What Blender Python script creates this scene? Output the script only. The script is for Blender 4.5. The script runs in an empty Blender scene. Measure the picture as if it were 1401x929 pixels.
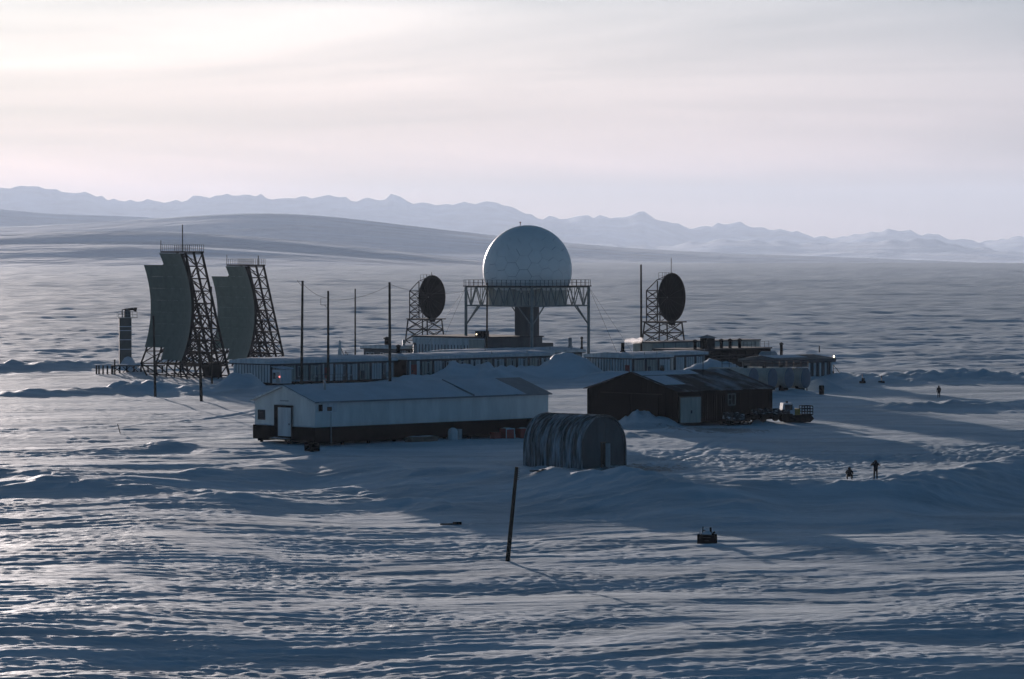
import bpy, bmesh, math, random
import numpy as np
from mathutils import Vector, Matrix

# ------------------------------------------------------------------ camera, sky, sun, exposure
scene = bpy.context.scene
COL = scene.collection
FPX, CX, CY, HY, CAMZ = 5254.0, 700.5, 464.5, 335.0, 23.0      # focal length in photo pixels (135 mm), horizon row, eye height
PITCH = math.atan((CY - HY) / FPX)
cd = bpy.data.cameras.new('camera'); cam = bpy.data.objects.new('camera', cd); COL.objects.link(cam)
cd.sensor_width = 36.0; cd.lens = 36.0 * FPX / 1401.0
cd.clip_start = 1.0; cd.clip_end = 200000.0
cam.location = (0, 0, CAMZ); cam.rotation_euler = (math.radians(90) - PITCH, 0, 0)
scene.camera = cam

SUN_AZ, SUN_EL = math.radians(-12.5), math.radians(4.4)         # azimuth from +Y towards +X
SUN_DIR = Vector((math.sin(SUN_AZ) * math.cos(SUN_EL), math.cos(SUN_AZ) * math.cos(SUN_EL), math.sin(SUN_EL)))

world = bpy.data.worlds.new('World'); scene.world = world; world.use_nodes = True
wn, wl = world.node_tree.nodes, world.node_tree.links
wn.clear()
w_out = wn.new('ShaderNodeOutputWorld'); w_bg = wn.new('ShaderNodeBackground')
sky = wn.new('ShaderNodeTexSky'); sky.sky_type = 'NISHITA'; sky.sun_disc = False
sky.sun_elevation = SUN_EL; sky.sun_rotation = SUN_AZ
sky.altitude = 100; sky.air_density = 1.0; sky.dust_density = 0.3; sky.ozone_density = 3.0
w_bg.inputs['Strength'].default_value = 0.05
def wmath(op, a, b=None, clamp=False):
    n = wn.new('ShaderNodeMath'); n.operation = op; n.use_clamp = clamp
    for k, v in enumerate((a, b)):
        if v is None: continue
        if isinstance(v, (int, float)): n.inputs[k].default_value = v
        else: wl.new(v, n.inputs[k])
    return n.outputs[0]
def wmix(f, a, b, mode='MIX'):
    n = wn.new('ShaderNodeMix'); n.data_type = 'RGBA'; n.blend_type = mode
    for s, v in ((n.inputs[0], f), (n.inputs[6], a), (n.inputs[7], b)):
        if isinstance(v, (int, float)): s.default_value = v
        elif isinstance(v, tuple): s.default_value = v
        else: wl.new(v, s)
    return n.outputs[2]
tc = wn.new('ShaderNodeTexCoord')
dotn = wn.new('ShaderNodeVectorMath'); dotn.operation = 'DOT_PRODUCT'
wl.new(tc.outputs['Generated'], dotn.inputs[0]); dotn.inputs[1].default_value = SUN_DIR
sep = wn.new('ShaderNodeSeparateXYZ'); wl.new(tc.outputs['Generated'], sep.inputs[0])
# thin high cloud: it scatters sunlight forward, so it is brightest round the sun and dim away from it
ang = wmath('ARCCOSINE', wmath('MINIMUM', wmath('MAXIMUM', dotn.outputs['Value'], -1.0), 1.0))
aure = wmath('EXPONENT', wmath('MULTIPLY', wmath('POWER', wmath('DIVIDE', ang, 0.40), 1.6), -1.0))
mp = wn.new('ShaderNodeMapping'); wl.new(tc.outputs['Generated'], mp.inputs[0]); mp.inputs['Scale'].default_value = (4, 4, 52); mp.inputs['Rotation'].default_value = (0, math.radians(1.4), 0)
nz = wn.new('ShaderNodeTexNoise'); wl.new(mp.outputs[0], nz.inputs['Vector']); nz.inputs['Scale'].default_value = 1.0; nz.inputs['Detail'].default_value = 6; nz.inputs['Roughness'].default_value = 0.5; nz.inputs['Distortion'].default_value = 0.6
cr = wn.new('ShaderNodeMapRange'); wl.new(nz.outputs['Fac'], cr.inputs[0]); cr.inputs[1].default_value = 0.38; cr.inputs[2].default_value = 0.64; cr.inputs[3].default_value = 0.0; cr.inputs[4].default_value = 1.0
cloud = cr.outputs[0]
veil = wmath('ADD', wmath('MULTIPLY', cloud, 0.22), 0.76)
vcol = wmix(aure, (0.08, 1.05, 2.7, 1), (17.2, 14.8, 13.3, 1))        # unlit veil -> sun aureole
band = wmix(cloud, (.83, .80, .86, 1), (1.07, 1.04, 1.02, 1)); vcol = wmix(1.0, vcol, band, 'MULTIPLY')   # thicker and thinner streaks of the veil
tint = wn.new('ShaderNodeMapRange'); wl.new(sep.outputs['Z'], tint.inputs[0]); tint.inputs[1].default_value = 0.0; tint.inputs[2].default_value = 0.065
vcol = wmix(1.0, vcol, wmix(tint.outputs[0], (1.17, .94, .84, 1), (1.28, 1.36, 1.43, 1)), 'MULTIPLY')
low = wn.new('ShaderNodeMapRange'); wl.new(sep.outputs['Z'], low.inputs[0]); low.inputs[1].default_value = 0.0; low.inputs[2].default_value = 0.6; low.inputs[3].default_value = 1.0; low.inputs[4].default_value = 0.0
vfac = wmath('MULTIPLY', veil, wmath('POWER', low.outputs[0], 1.2), True)
clear = wmix(1.0, sky.outputs[0], (.40, .82, .86, 1), 'MULTIPLY')      # arctic air: bluer than the model's clear sky
wl.new(wmix(vfac, clear, vcol), w_bg.inputs['Color'])
wl.new(w_bg.outputs[0], w_out.inputs[0])

sl = bpy.data.lights.new('sun', 'SUN'); sun = bpy.data.objects.new('sun', sl); COL.objects.link(sun)
sl.energy = 5.0; sl.angle = math.radians(0.55); sl.color = (1.0, 0.87, 0.81)
sun.rotation_euler = SUN_DIR.to_track_quat('Z', 'Y').to_euler(); sun.location = (-60, 300, 60)

vs = scene.view_settings
scene.display_settings.display_device = 'sRGB'
vs.view_transform = 'Standard'; vs.look = 'None'; vs.exposure = 0.5; vs.gamma = 1.0; vs.use_curve_mapping = False
scene.render.engine = 'CYCLES'
scene.cycles.use_denoising = True
scene.cycles.max_bounces = 5; scene.cycles.volume_bounces = 1; scene.cycles.diffuse_bounces = 3

# ------------------------------------------------------------------ numpy noise and terrain height
_rs = np.random.RandomState(7)
_A = _rs.rand(4096) * 2 * np.pi
_GX, _GY = np.cos(_A), np.sin(_A)
def gnoise(x, y, seed=0):
    x = np.asarray(x, float); y = np.asarray(y, float)
    ix = np.floor(x).astype(np.int64); iy = np.floor(y).astype(np.int64)
    fx = x - ix; fy = y - iy
    u = fx * fx * fx * (fx * (fx * 6 - 15) + 10); v = fy * fy * fy * (fy * (fy * 6 - 15) + 10)
    def g(dx, dy):
        h = ((ix + dx) * 73856093) ^ ((iy + dy) * 19349663) ^ (seed * 83492791 + 1013)
        h = (h ^ (h >> 9)) * 668265263; h = (h ^ (h >> 15)) & 4095
        return _GX[h] * (fx - dx) + _GY[h] * (fy - dy)
    a = g(0, 0) + u * (g(1, 0) - g(0, 0)); b = g(0, 1) + u * (g(1, 1) - g(0, 1))
    return (a + v * (b - a)) * 1.5
def sstep(a, b, x):
    t = np.clip((x - a) / (b - a), 0, 1); return t * t * (3 - 2 * t)
def flat_world(px, py):            # photo pixel -> point on level ground, for laying out lines of the terrain
    Y = FPX * CAMZ / (py - HY); return ((px - CX) / FPX * Y, Y)
PAD_EDGE = [flat_world(*p) for p in ((-300, 660), (0, 652), (180, 655), (330, 642), (430, 634), (560, 650), (700, 655), (800, 662), (900, 672), (1000, 672), (1080, 668), (1200, 670), (1401, 640), (1600, 615))]
PE_X = np.array([p[0] for p in PAD_EDGE]); PE_Y = np.array([p[1] for p in PAD_EDGE])
def seg_dist(x, y, a, b):
    ax, ay = a; bx, by = b; dx, dy = bx - ax, by - ay; L = dx * dx + dy * dy
    t = np.clip(((x - ax) * dx + (y - ay) * dy) / L, 0, 1)
    return np.hypot(x - ax - t * dx, y - ay - t * dy)
BERMS = [  # pixel start, pixel end, height, half width
    ((40, 541), (200, 536), .75, 6), ((200, 536), (370, 541), .9, 6), ((1110, 523), (1420, 520), 1.3, 12), ((1000, 545), (1160, 532), .6, 4),
    ((130, 622), (230, 614), .35, 3.5), ((230, 614), (330, 622), .4, 3.0), ((-80, 506), (120, 505), 1.2, 9),
    ((700, 652), (860, 664), .7, 4), ((860, 664), (1010, 680), .6, 4), ((1060, 668), (1240, 670), .35, 3), ((1240, 668), (1420, 640), .7, 4),
    ((562, 524), (650, 521.5), 1.2, 5), ((650, 521.5), (750, 517.5), 1.7, 6), ((840, 598), (930, 592), .5, 4), ((1240, 560), (1420, 556), .8, 6),
    ((80, 660), (330, 668), .5, 5), ((450, 655), (600, 672), .5, 4)]
MOUNDS = [  # pixel, height, radius across, radius in depth
    ((331, 537), 2.7, 3.6, 4.5), ((782, 519), 3.5, 5.0, 5.0), ((893, 583), 1.3, 2.9, 3), ((876, 585), 1.2, 2.2, 2.6), ((909, 585), .8, 2, 2), ((858, 584), .7, 2.4, 2),
    ((955, 525), 2.2, 7.0, 6.0), ((992, 526), 2.2, 6.0, 5.0), ((842, 522), 1.9, 6, 4), ((1124, 536), 1.5, 3.0, 3.0),
    ((190, 512), .7, 7, 9), ((966, 577), .8, 1.2, 1.6), ((1040, 581), .5, 1.6, 1.6)]
TRACKS = [[flat_world(*p) for p in q] for q in (((862, 646), (905, 640), (960, 615), (1010, 598), (1100, 588), (1230, 590), (1420, 600)), ((700, 636), (760, 648), (850, 652), (930, 655), (1100, 640), (1420, 606)), ((-60, 592), (120, 588), (260, 578), (345, 566), (400, 548)))]
WA = math.radians(22)
def macro(x, y):
    x = np.asarray(x, float); y = np.asarray(y, float)
    d = y - np.interp(x, PE_X, PE_Y) + 5 * gnoise(x / 23, y / 23, 3)
    h = -1.9 * sstep(0, -24, d) * (.5 + .5 * sstep(-32, -10, x))
    h += .45 * np.exp(-((d - 3) / 4.0) ** 2) * (.7 + gnoise(x / 6, y / 6, 4))
    h += -2.6 * sstep(690, 800, y) - 20 * sstep(800, 6500, y) - .0047 * np.maximum(0, np.hypot(x, y) - 9500)
    cl = 1 + .5 * gnoise(x / 4, y / 5, 5) + .35 * gnoise(x / 1.6, y / 2.2, 6)
    for a, b, hh, w in BERMS:
        dd = seg_dist(x, y, flat_world(*a), flat_world(*b)); h += hh * np.exp(-(dd / w) ** 2) * cl
    for p, hh, rx, ry in MOUNDS:
        cx, cy = flat_world(*p); q = ((x - cx) / rx) ** 2 + ((y - cy) / ry) ** 2
        h += hh * np.exp(-q ** 1.3) * (1 + (.30 * gnoise(x / 1.6, y / 2.0, 8) + .16 * gnoise(x / .7, y / .9, 9)) * (1.5 if rx < 3 else .35))
    return h
def height(x, y):
    x = np.asarray(x, float); y = np.asarray(y, float)
    r = np.hypot(x, y)
    s = x * math.cos(WA) + y * math.sin(WA); t = -x * math.sin(WA) + y * math.cos(WA)
    wx = gnoise(x / 17, y / 17, 11); 
    s = s + 3 * wx; t = t + 1.6 * gnoise(x / 9, y / 9, 12)
    h = macro(x, y)
    near = 1 - sstep(900, 1400, r)
    pad = sstep(430, 520, y) * (1 - sstep(690, 740, y)) * .5           # trodden ground between the buildings is flatter
    calm = 1 - pad
    patch = sstep(-.30, .35, gnoise(x / 34, y / 30, 18)); patch2 = sstep(-.25, .3, gnoise(x / 13, y / 16, 28))
    h += 1.1 * gnoise(s / 150, t / 60, 13) * calm * sstep(380, 200, y) + .9 * gnoise(s / 260, t / 120, 14) * sstep(760, 1500, y)
    n1 = gnoise(s / 26, t / 13, 15); tt = t + 1.3 * n1
    h += (.34 * n1 + .12 * (0.5 - np.abs(n1))) * calm * near
    nA = gnoise(s / 15.0, tt / 5.0, 16); nB = gnoise(s / 5.5, (tt + .7 * nA) / 1.9, 17); nC = gnoise(s / 1.3, (tt + .4 * nB) / .75, 19); big = sstep(-.35, .30, gnoise(x / 55, y / 60, 33))
    # layered wind crust: flat plates with eroded edges
    h += .088 * sstep(-.08, .14, nA) * (.35 + .65 * big) * calm * near + .062 * sstep(-.05, .13, nB) * (.15 + .85 * patch) * calm * near + .058 * sstep(.0, .18, nC) * (.05 + .70 * patch2) * (1 - sstep(500, 800, r))
    h += .028 * nB * calm * near + .014 * nC * (1 - sstep(500, 800, r)) + (.014 + .030 * patch) * gnoise(s / .75, t / .6, 29) * (1 - sstep(330, 480, r))
    for TR in TRACKS:
        dd = np.minimum.reduce([seg_dist(x, y, a, b) for a, b in zip(TR[:-1], TR[1:])])
        h += -.16 * np.exp(-((dd - .95) / .32) ** 2) + .07 * np.exp(-((dd - 1.7) / .4) ** 2)
    road = np.exp(-((y - 405 - .25 * x) / 22) ** 2) * sstep(2, 12, x)
    h += road * (.16 * gnoise(x / .9, y / 1.3, 20) + .10 * gnoise(x / .5, y / .8, 21))
    mid = sstep(560, 760, y) * (1 - sstep(1300, 2300, r))
    h += mid * (.20 * gnoise(s / 10, t / 13, 25) * (.5 + .9 * patch) + .23 * gnoise(x / 4.2, y / 5.0, 35) * (.45 + .8 * patch2) * (1 - sstep(1000, 1700, r)) + .5 * gnoise(s / 36, t / 32, 26) + .45 * (0.4 - np.abs(gnoise(s / 90, t / 55, 27))))
    far = sstep(900, 1500, r)
    h += far * (.55 * gnoise(s / 12, t / 20, 34) * (1 - sstep(2600, 4200, r)) + 1.5 * gnoise(s / 34, t / 62, 36) * sstep(2200, 3400, r) * (1 - sstep(6500, 9000, r)) + 1.0 * gnoise(s / 90, t / 75, 22) * (1 - sstep(2500, 4500, r)) + 1.3 * gnoise(s / 320, t / 170, 23) * (1 - sstep(3500, 6000, r)) + 2.5 * gnoise(s / 900, t / 420, 24) * sstep(1500, 3500, r))
    return h
def hz(x, y): return float(height(np.array([x]), np.array([y]))[0])
_cp, _sp = math.cos(PITCH), math.sin(PITCH)
def ray(px, py):
    a, b = (px - CX) / FPX, -(py - CY) / FPX
    return Vector((a, _cp + b * _sp, b * _cp - _sp))
def at(px, py, Y):                  # the point seen at that photo pixel at depth Y
    d = ray(px, py); return Vector((0, 0, CAMZ)) + d * (Y / d.y)
def G(px, py):                      # the ground point seen at that pixel
    d = ray(px, py); Y = np.linspace(150, 1200, 5251); k = Y / d.y
    zz = CAMZ + d.z * k - height(d.x * k, Y)
    i = int(np.argmax(zz < 0)); return Vector((d.x * k[i], Y[i], hz(d.x * k[i], Y[i])))

# ------------------------------------------------------------------ materials
def nmat(name, col, rough=.7, var=.12, scale=1.0, bump=0.0, bscale=8.0, metal=0.0, streak=None):
    m = bpy.data.materials.new(name); m.use_nodes = True; N, L = m.node_tree.nodes, m.node_tree.links
    b = N['Principled BSDF']; b.inputs['Roughness'].default_value = rough; b.inputs['Specular IOR Level'].default_value = .4 if rough < .65 else (.15 if max(col) > .02 else 0.0); b.inputs['Metallic'].default_value = metal
    t = N.new('ShaderNodeTexCoord'); mp = N.new('ShaderNodeMapping'); L.new(t.outputs['Object'], mp.inputs[0])
    if streak: mp.inputs['Scale'].default_value = streak
    n = N.new('ShaderNodeTexNoise'); L.new(mp.outputs[0], n.inputs['Vector']); n.inputs['Scale'].default_value = scale; n.inputs['Detail'].default_value = 6; n.inputs['Roughness'].default_value = .65
    r = N.new('ShaderNodeValToRGB'); L.new(n.outputs['Fac'], r.inputs[0])
    r.color_ramp.elements[0].position = .3; r.color_ramp.elements[1].position = .7
    r.color_ramp.elements[0].color = tuple(c * (1 - var) for c in col) + (1,); r.color_ramp.elements[1].color = tuple(min(1, c * (1 + var)) for c in col) + (1,)
    L.new(r.outputs[0], b.inputs['Base Color'])
    if bump:
        n2 = N.new('ShaderNodeTexNoise'); L.new(t.outputs['Object'], n2.inputs['Vector']); n2.inputs['Scale'].default_value = bscale; n2.inputs['Detail'].default_value = 4
        bp = N.new('ShaderNodeBump'); bp.inputs['Strength'].default_value = 1.0; bp.inputs['Distance'].default_value = bump; L.new(n2.outputs['Fac'], bp.inputs['Height']); L.new(bp.outputs[0], b.inputs['Normal'])
    return m
def snow_ground_mat():
    m = bpy.data.materials.new('wind_packed_snow'); m.use_nodes = True; N, L = m.node_tree.nodes, m.node_tree.links
    b = N['Principled BSDF']; b.inputs['Roughness'].default_value = .62; b.inputs['Specular IOR Level'].default_value = .15
    t = N.new('ShaderNodeTexCoord')
    mp = N.new('ShaderNodeMapping'); L.new(t.outputs['Object'], mp.inputs[0]); mp.inputs['Rotation'].default_value = (0, 0, -WA); mp.inputs['Scale'].default_value = (.45, 1.3, 1)
    n1 = N.new('ShaderNodeTexNoise'); L.new(mp.outputs[0], n1.inputs['Vector']); n1.inputs['Scale'].default_value = 1.3; n1.inputs['Detail'].default_value = 7; n1.inputs['Roughness'].default_value = .6
    bp = N.new('ShaderNodeBump'); bp.inputs['Strength'].default_value = .8; bp.inputs['Distance'].default_value = .16; L.new(n1.outputs['Fac'], bp.inputs['Height'])
    L.new(bp.outputs[0], b.inputs['Normal'])
    # old hard snow is greyer than fresh drift; a little dry grass and grit shows through on the scoured patches
    n2 = N.new('ShaderNodeTexNoise'); L.new(mp.outputs[0], n2.inputs['Vector']); n2.inputs['Scale'].default_value = .11; n2.inputs['Detail'].default_value = 8; n2.inputs['Roughness'].default_value = .62
    r = N.new('ShaderNodeValToRGB'); L.new(n2.outputs['Fac'], r.inputs[0]); e = r.color_ramp.elements
    e[0].position = .32; e[0].color = (.42, .51, .56, 1); e[1].position = .6; e[1].color = (.68, .77, .83, 1)
    # dirty trodden snow at the hut door and the garage door
    src = r.outputs[0]
    for (cx, cy), rx, ry in ((flat_world(856, 644), 8.0, 10.0), (flat_world(975, 590), 9, 12)):
        m2 = N.new('ShaderNodeMapping'); m2.vector_type = 'TEXTURE'; L.new(t.outputs['Object'], m2.inputs[0]); m2.inputs['Location'].default_value = (cx, cy, 0); m2.inputs['Scale'].default_value = (rx, ry, 50)
        ln = N.new('ShaderNodeVectorMath'); ln.operation = 'LENGTH'; L.new(m2.outputs[0], ln.inputs[0])
        n3 = N.new('ShaderNodeTexNoise'); L.new(t.outputs['Object'], n3.inputs['Vector']); n3.inputs['Scale'].default_value = .9; n3.inputs['Detail'].default_value = 8; n3.inputs['Roughness'].default_value = .7
        ad = N.new('ShaderNodeMath'); ad.operation = 'MULTIPLY_ADD'; L.new(n3.outputs['Fac'], ad.inputs[0]); ad.inputs[1].default_value = 2.6; L.new(ln.outputs['Value'], ad.inputs[2])
        rg = N.new('ShaderNodeMapRange'); L.new(ad.outputs[0], rg.inputs[0]); rg.inputs[1].default_value = 1.75; rg.inputs[2].default_value = 2.05; rg.inputs[3].default_value = .75; rg.inputs[4].default_value = 0
        mx = N.new('ShaderNodeMix'); mx.data_type = 'RGBA'; L.new(rg.outputs[0], mx.inputs[0]); L.new(src, mx.inputs[6]); mx.inputs[7].default_value = (.13, .115, .10, 1); src = mx.outputs[2]
    L.new(src, b.inputs['Base Color'])
    return m
M_SNOW = snow_ground_mat()

# ------------------------------------------------------------------ ground sheet to the horizon
def link(name, me, parent=None, mat=None):
    o = bpy.data.objects.new(name, me); COL.objects.link(o)
    if parent is not None: o.parent = parent
    if mat is not None and me is not None and len(me.materials) == 0: me.materials.append(mat)
    return o
def grid_mesh(name, P, rows, cols, closed, smooth=True):
    me = bpy.data.meshes.new(name)
    me.vertices.add(rows * cols); me.vertices.foreach_set('co', P.astype(np.float32).ravel())
    cc = cols if closed else cols - 1
    i = np.arange(rows - 1)[:, None]; j = np.arange(cc)[None, :]; j2 = (j + 1) % cols
    q = np.stack(np.broadcast_arrays(i * cols + j, i * cols + j2, (i + 1) * cols + j2, (i + 1) * cols + j), -1).reshape(-1, 4)[:, ::1]
    nq = len(q); me.loops.add(nq * 4); me.polygons.add(nq)
    me.loops.foreach_set('vertex_index', q.ravel().astype(np.int32))
    me.polygons.foreach_set('loop_start', np.arange(0, nq * 4, 4, dtype=np.int32))
    me.polygons.foreach_set('loop_total', np.full(nq, 4, np.int32))
    me.polygons.foreach_set('use_smooth', np.full(nq, smooth))
    me.update(calc_edges=True); me.validate()
    return me
fine = np.linspace(-math.radians(10.5), math.radians(10.5), 590)
coarse = np.linspace(math.radians(10.5), 2 * math.pi - math.radians(10.5), 74)[1:-1]
azs = np.concatenate([fine, coarse])
rr = np.concatenate([np.geomspace(3, 160, 26)[:-1], np.geomspace(160, 185, 30)[:-1], np.geomspace(185, 430, 640)[:-1], np.geomspace(430, 1500, 600)[:-1], np.geomspace(1500, 8500, 440)[:-1], np.geomspace(8500, 43000, 110)])
RR, AZ = np.meshgrid(rr, azs, indexing='ij')
gx, gy = RR * np.sin(AZ), RR * np.cos(AZ)
gh = height(gx, gy)
ground = link('snow_ground', grid_mesh('snow_ground', np.stack([gx, gy, gh], -1), len(rr), len(azs), True), None, M_SNOW)
ground['kind'] = 'structure'

# ------------------------------------------------------------------ hills and mountains beyond the plain
def ridge(name, D, W, base_y, crest, seed, spur, mat, soft=0):
    px = np.array([c[0] for c in crest], float); py = np.array([c[1] for c in crest], float)
    azr = np.linspace(-math.radians(26), math.radians(26), 620)
    pxx = CX + np.tan(azr) * FPX
    cy = np.interp(pxx, px, py)
    if soft: cy = np.convolve(np.pad(cy, 2 * soft, mode='edge'), np.hanning(4 * soft + 1) / np.hanning(4 * soft + 1).sum(), 'valid')
    s_ = azr * D
    cz = CAMZ + (HY - cy) / FPX * D
    jag = 0 * s_ if soft else spur * .34 * gnoise(s_ / (D * .004), s_ * 0, seed) + spur * .16 * gnoise(s_ / (D * .0017), s_ * 0 + 5, seed)
    bz = CAMZ + (HY - base_y) / FPX * D
    tt = np.concatenate([np.linspace(-1, 0, 60), np.linspace(0, 1, 16)[1:]])
    T, A = np.meshgrid(tt, azr, indexing='ij')
    R = D + T * W * np.where(T > 0, .8, 1)
    C = np.broadcast_to(cz, T.shape)
    prof = (1 - np.abs(T)) ** 1.35
    sp = 1 - np.abs(gnoise(A * D / (W * .30) + .8 * gnoise(A * D / W * 2, R / W * 2, seed + 3), R / (W * 1.3), seed + 1)) * 2
    sp2 = gnoise(A * D / (W * .11), R / (W * .35), seed + 2)
    if soft: sp = .6 + .8 * gnoise(A * D / (W * .8) + R / W, R / (W * .30), seed + 1); sp2 = gnoise(A * D / (W * .35), R / (W * .12), seed + 2)
    Z = bz + (C - bz) * prof + spur * (sp - .6) * prof * (1 - prof) * 2.2 + spur * .35 * sp2 * (1 - prof) * prof
    Z = Z + np.broadcast_to(jag, T.shape) * np.exp(-(T / .12) ** 2)
    Z = np.where(np.abs(T) > .999, bz - 40, Z)
    P = np.stack([R * np.sin(A), R * np.cos(A), Z], -1)
    o = link(name, grid_mesh(name, P, len(tt), len(azr), False), None, mat); o['kind'] = 'structure'
    return o
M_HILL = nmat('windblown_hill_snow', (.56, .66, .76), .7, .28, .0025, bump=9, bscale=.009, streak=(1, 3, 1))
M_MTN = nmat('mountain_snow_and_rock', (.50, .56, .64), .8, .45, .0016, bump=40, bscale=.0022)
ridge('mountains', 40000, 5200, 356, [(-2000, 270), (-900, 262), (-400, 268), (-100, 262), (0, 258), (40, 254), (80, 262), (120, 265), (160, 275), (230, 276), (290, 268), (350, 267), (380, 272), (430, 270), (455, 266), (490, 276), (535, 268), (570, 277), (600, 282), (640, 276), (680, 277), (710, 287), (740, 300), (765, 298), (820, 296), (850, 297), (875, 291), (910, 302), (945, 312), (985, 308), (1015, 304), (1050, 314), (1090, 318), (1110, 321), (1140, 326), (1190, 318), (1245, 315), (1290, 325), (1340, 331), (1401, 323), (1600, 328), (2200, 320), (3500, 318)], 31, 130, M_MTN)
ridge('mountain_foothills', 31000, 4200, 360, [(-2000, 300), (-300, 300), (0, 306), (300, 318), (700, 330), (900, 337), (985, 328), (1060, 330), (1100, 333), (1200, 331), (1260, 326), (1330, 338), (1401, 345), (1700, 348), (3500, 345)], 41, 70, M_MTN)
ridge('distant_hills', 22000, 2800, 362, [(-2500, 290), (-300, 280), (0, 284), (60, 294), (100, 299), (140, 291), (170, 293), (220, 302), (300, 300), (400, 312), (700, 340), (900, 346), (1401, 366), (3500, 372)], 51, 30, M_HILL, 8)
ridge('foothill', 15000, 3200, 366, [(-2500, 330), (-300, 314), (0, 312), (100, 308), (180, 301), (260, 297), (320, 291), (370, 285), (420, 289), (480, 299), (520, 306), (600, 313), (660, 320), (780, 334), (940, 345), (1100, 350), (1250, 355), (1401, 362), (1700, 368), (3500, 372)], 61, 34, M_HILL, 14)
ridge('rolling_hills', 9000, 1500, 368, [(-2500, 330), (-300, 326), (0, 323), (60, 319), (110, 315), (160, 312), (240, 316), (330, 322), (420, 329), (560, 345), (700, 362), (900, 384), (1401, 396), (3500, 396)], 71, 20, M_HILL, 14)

# ------------------------------------------------------------------ building blocks
rnd = random.Random(5)
class MB:
    def __init__(s): s.v = []; s.f = []; s.sm = False
    def add(s, vs, fs):
        o = len(s.v); s.v += [tuple(p) for p in vs]; s.f += [tuple(i + o for i in f) for f in fs]; return s
    def box(s, x0, x1, y0, y1, z0, z1):
        return s.add([(x0, y0, z0), (x1, y0, z0), (x1, y1, z0), (x0, y1, z0), (x0, y0, z1), (x1, y0, z1), (x1, y1, z1), (x0, y1, z1)],
                     [(3, 2, 1, 0), (4, 5, 6, 7), (0, 1, 5, 4), (1, 2, 6, 5), (2, 3, 7, 6), (3, 0, 4, 7)])
    def bar(s, p, q, r, n=4, r2=None):
        p, q = Vector(p), Vector(q); d = (q - p)
        if d.length < 1e-6: return s
        d.normalize(); a = d.cross(Vector((0, 0, 1)) if abs(d.z) < .9 else Vector((1, 0, 0))).normalized(); b = d.cross(a)
        r2 = r if r2 is None else r2; off = math.pi / 4 if n == 4 else 0
        c = [(math.cos(off + 2 * math.pi * k / n), math.sin(off + 2 * math.pi * k / n)) for k in range(n)]
        vs = [p + (a * u + b * w) * r for u, w in c] + [q + (a * u + b * w) * r2 for u, w in c]
        fs = [(k, (k + 1) % n, n + (k + 1) % n, n + k) for k in range(n)] + [tuple(range(n - 1, -1, -1)), tuple(range(n, 2 * n))]
        return s.add(vs, fs)
    def slab(s, a, b, c, d, t):      # quad a b c d (counter-clockwise from above), thickness t downwards
        top = [Vector(p) for p in (a, b, c, d)]; bot = [p - Vector((0, 0, t)) for p in top]
        return s.add(top + bot, [(0, 1, 2, 3), (7, 6, 5, 4), (0, 4, 5, 1), (1, 5, 6, 2), (2, 6, 7, 3), (3, 7, 4, 0)])
    def prism(s, pts, y0, y1):       # polygon in x-z, pushed along y
        n = len(pts); vs = [(x, y0, z) for x, z in pts] + [(x, y1, z) for x, z in pts]
        return s.add(vs, [tuple(range(n)), tuple(range(2 * n - 1, n - 1, -1))] + [((k + 1) % n, k, n + k, n + (k + 1) % n) for k in range(n)])
    def prism_x(s, pts, x0, x1):     # polygon in y-z, pushed along x
        n = len(pts); vs = [(x0, y, z) for y, z in pts] + [(x1, y, z) for y, z in pts]
        return s.add(vs, [tuple(range(n - 1, -1, -1)), tuple(range(n, 2 * n))] + [(k, (k + 1) % n, n + (k + 1) % n, n + k) for k in range(n)])
    def lathe(s, prof, n=20, c=(0, 0)):
        o = []; 
        for r, z in prof: o += [(c[0] + r * math.cos(2 * math.pi * k / n), c[1] + r * math.sin(2 * math.pi * k / n), z) for k in range(n)]
        m = len(prof); fs = [(i * n + k, i * n + (k + 1) % n, (i + 1) * n + (k + 1) % n, (i + 1) * n + k) for i in range(m - 1) for k in range(n)]
        fs += [tuple(range(n - 1, -1, -1)), tuple(range((m - 1) * n, m * n))]
        return s.add(o, fs)
    def mesh(s, name, smooth=False):
        me = bpy.data.meshes.new(name); me.from_pydata(s.v, [], s.f)
        bm = bmesh.new(); bm.from_mesh(me); bmesh.ops.recalc_face_normals(bm, faces=bm.faces); bm.to_mesh(me); bm.free()
        if smooth:
            for p in me.polygons: p.use_smooth = True
        return me
    def build(s, name, mat, parent=None, smooth=False, kind=None):
        o = link(name, s.mesh(name, smooth), parent, mat)
        if kind: o['kind'] = kind
        return o
def tag(o, label, cat, group=None):
    o['label'] = label; o['category'] = cat
    if group: o['group'] = group
    return o
def thing(name, label, cat, loc, rz=0.0, group=None):
    o = bpy.data.objects.new(name, None); COL.objects.link(o); o.location = loc; o.rotation_euler = (0, 0, rz); o.empty_display_size = .5
    return tag(o, label, cat, group)
def R(d): return math.radians(d)
def at_z(px, py, z):                # the point seen at that pixel on the level z
    d = ray(px, py); k = (z - CAMZ) / d.z; return Vector((d.x * k, d.y * k, z))
def X_at(px, Y): return (px - CX) / FPX * Y
def Z_at(py, Y): return CAMZ - (py - HY) / FPX * Y

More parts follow.
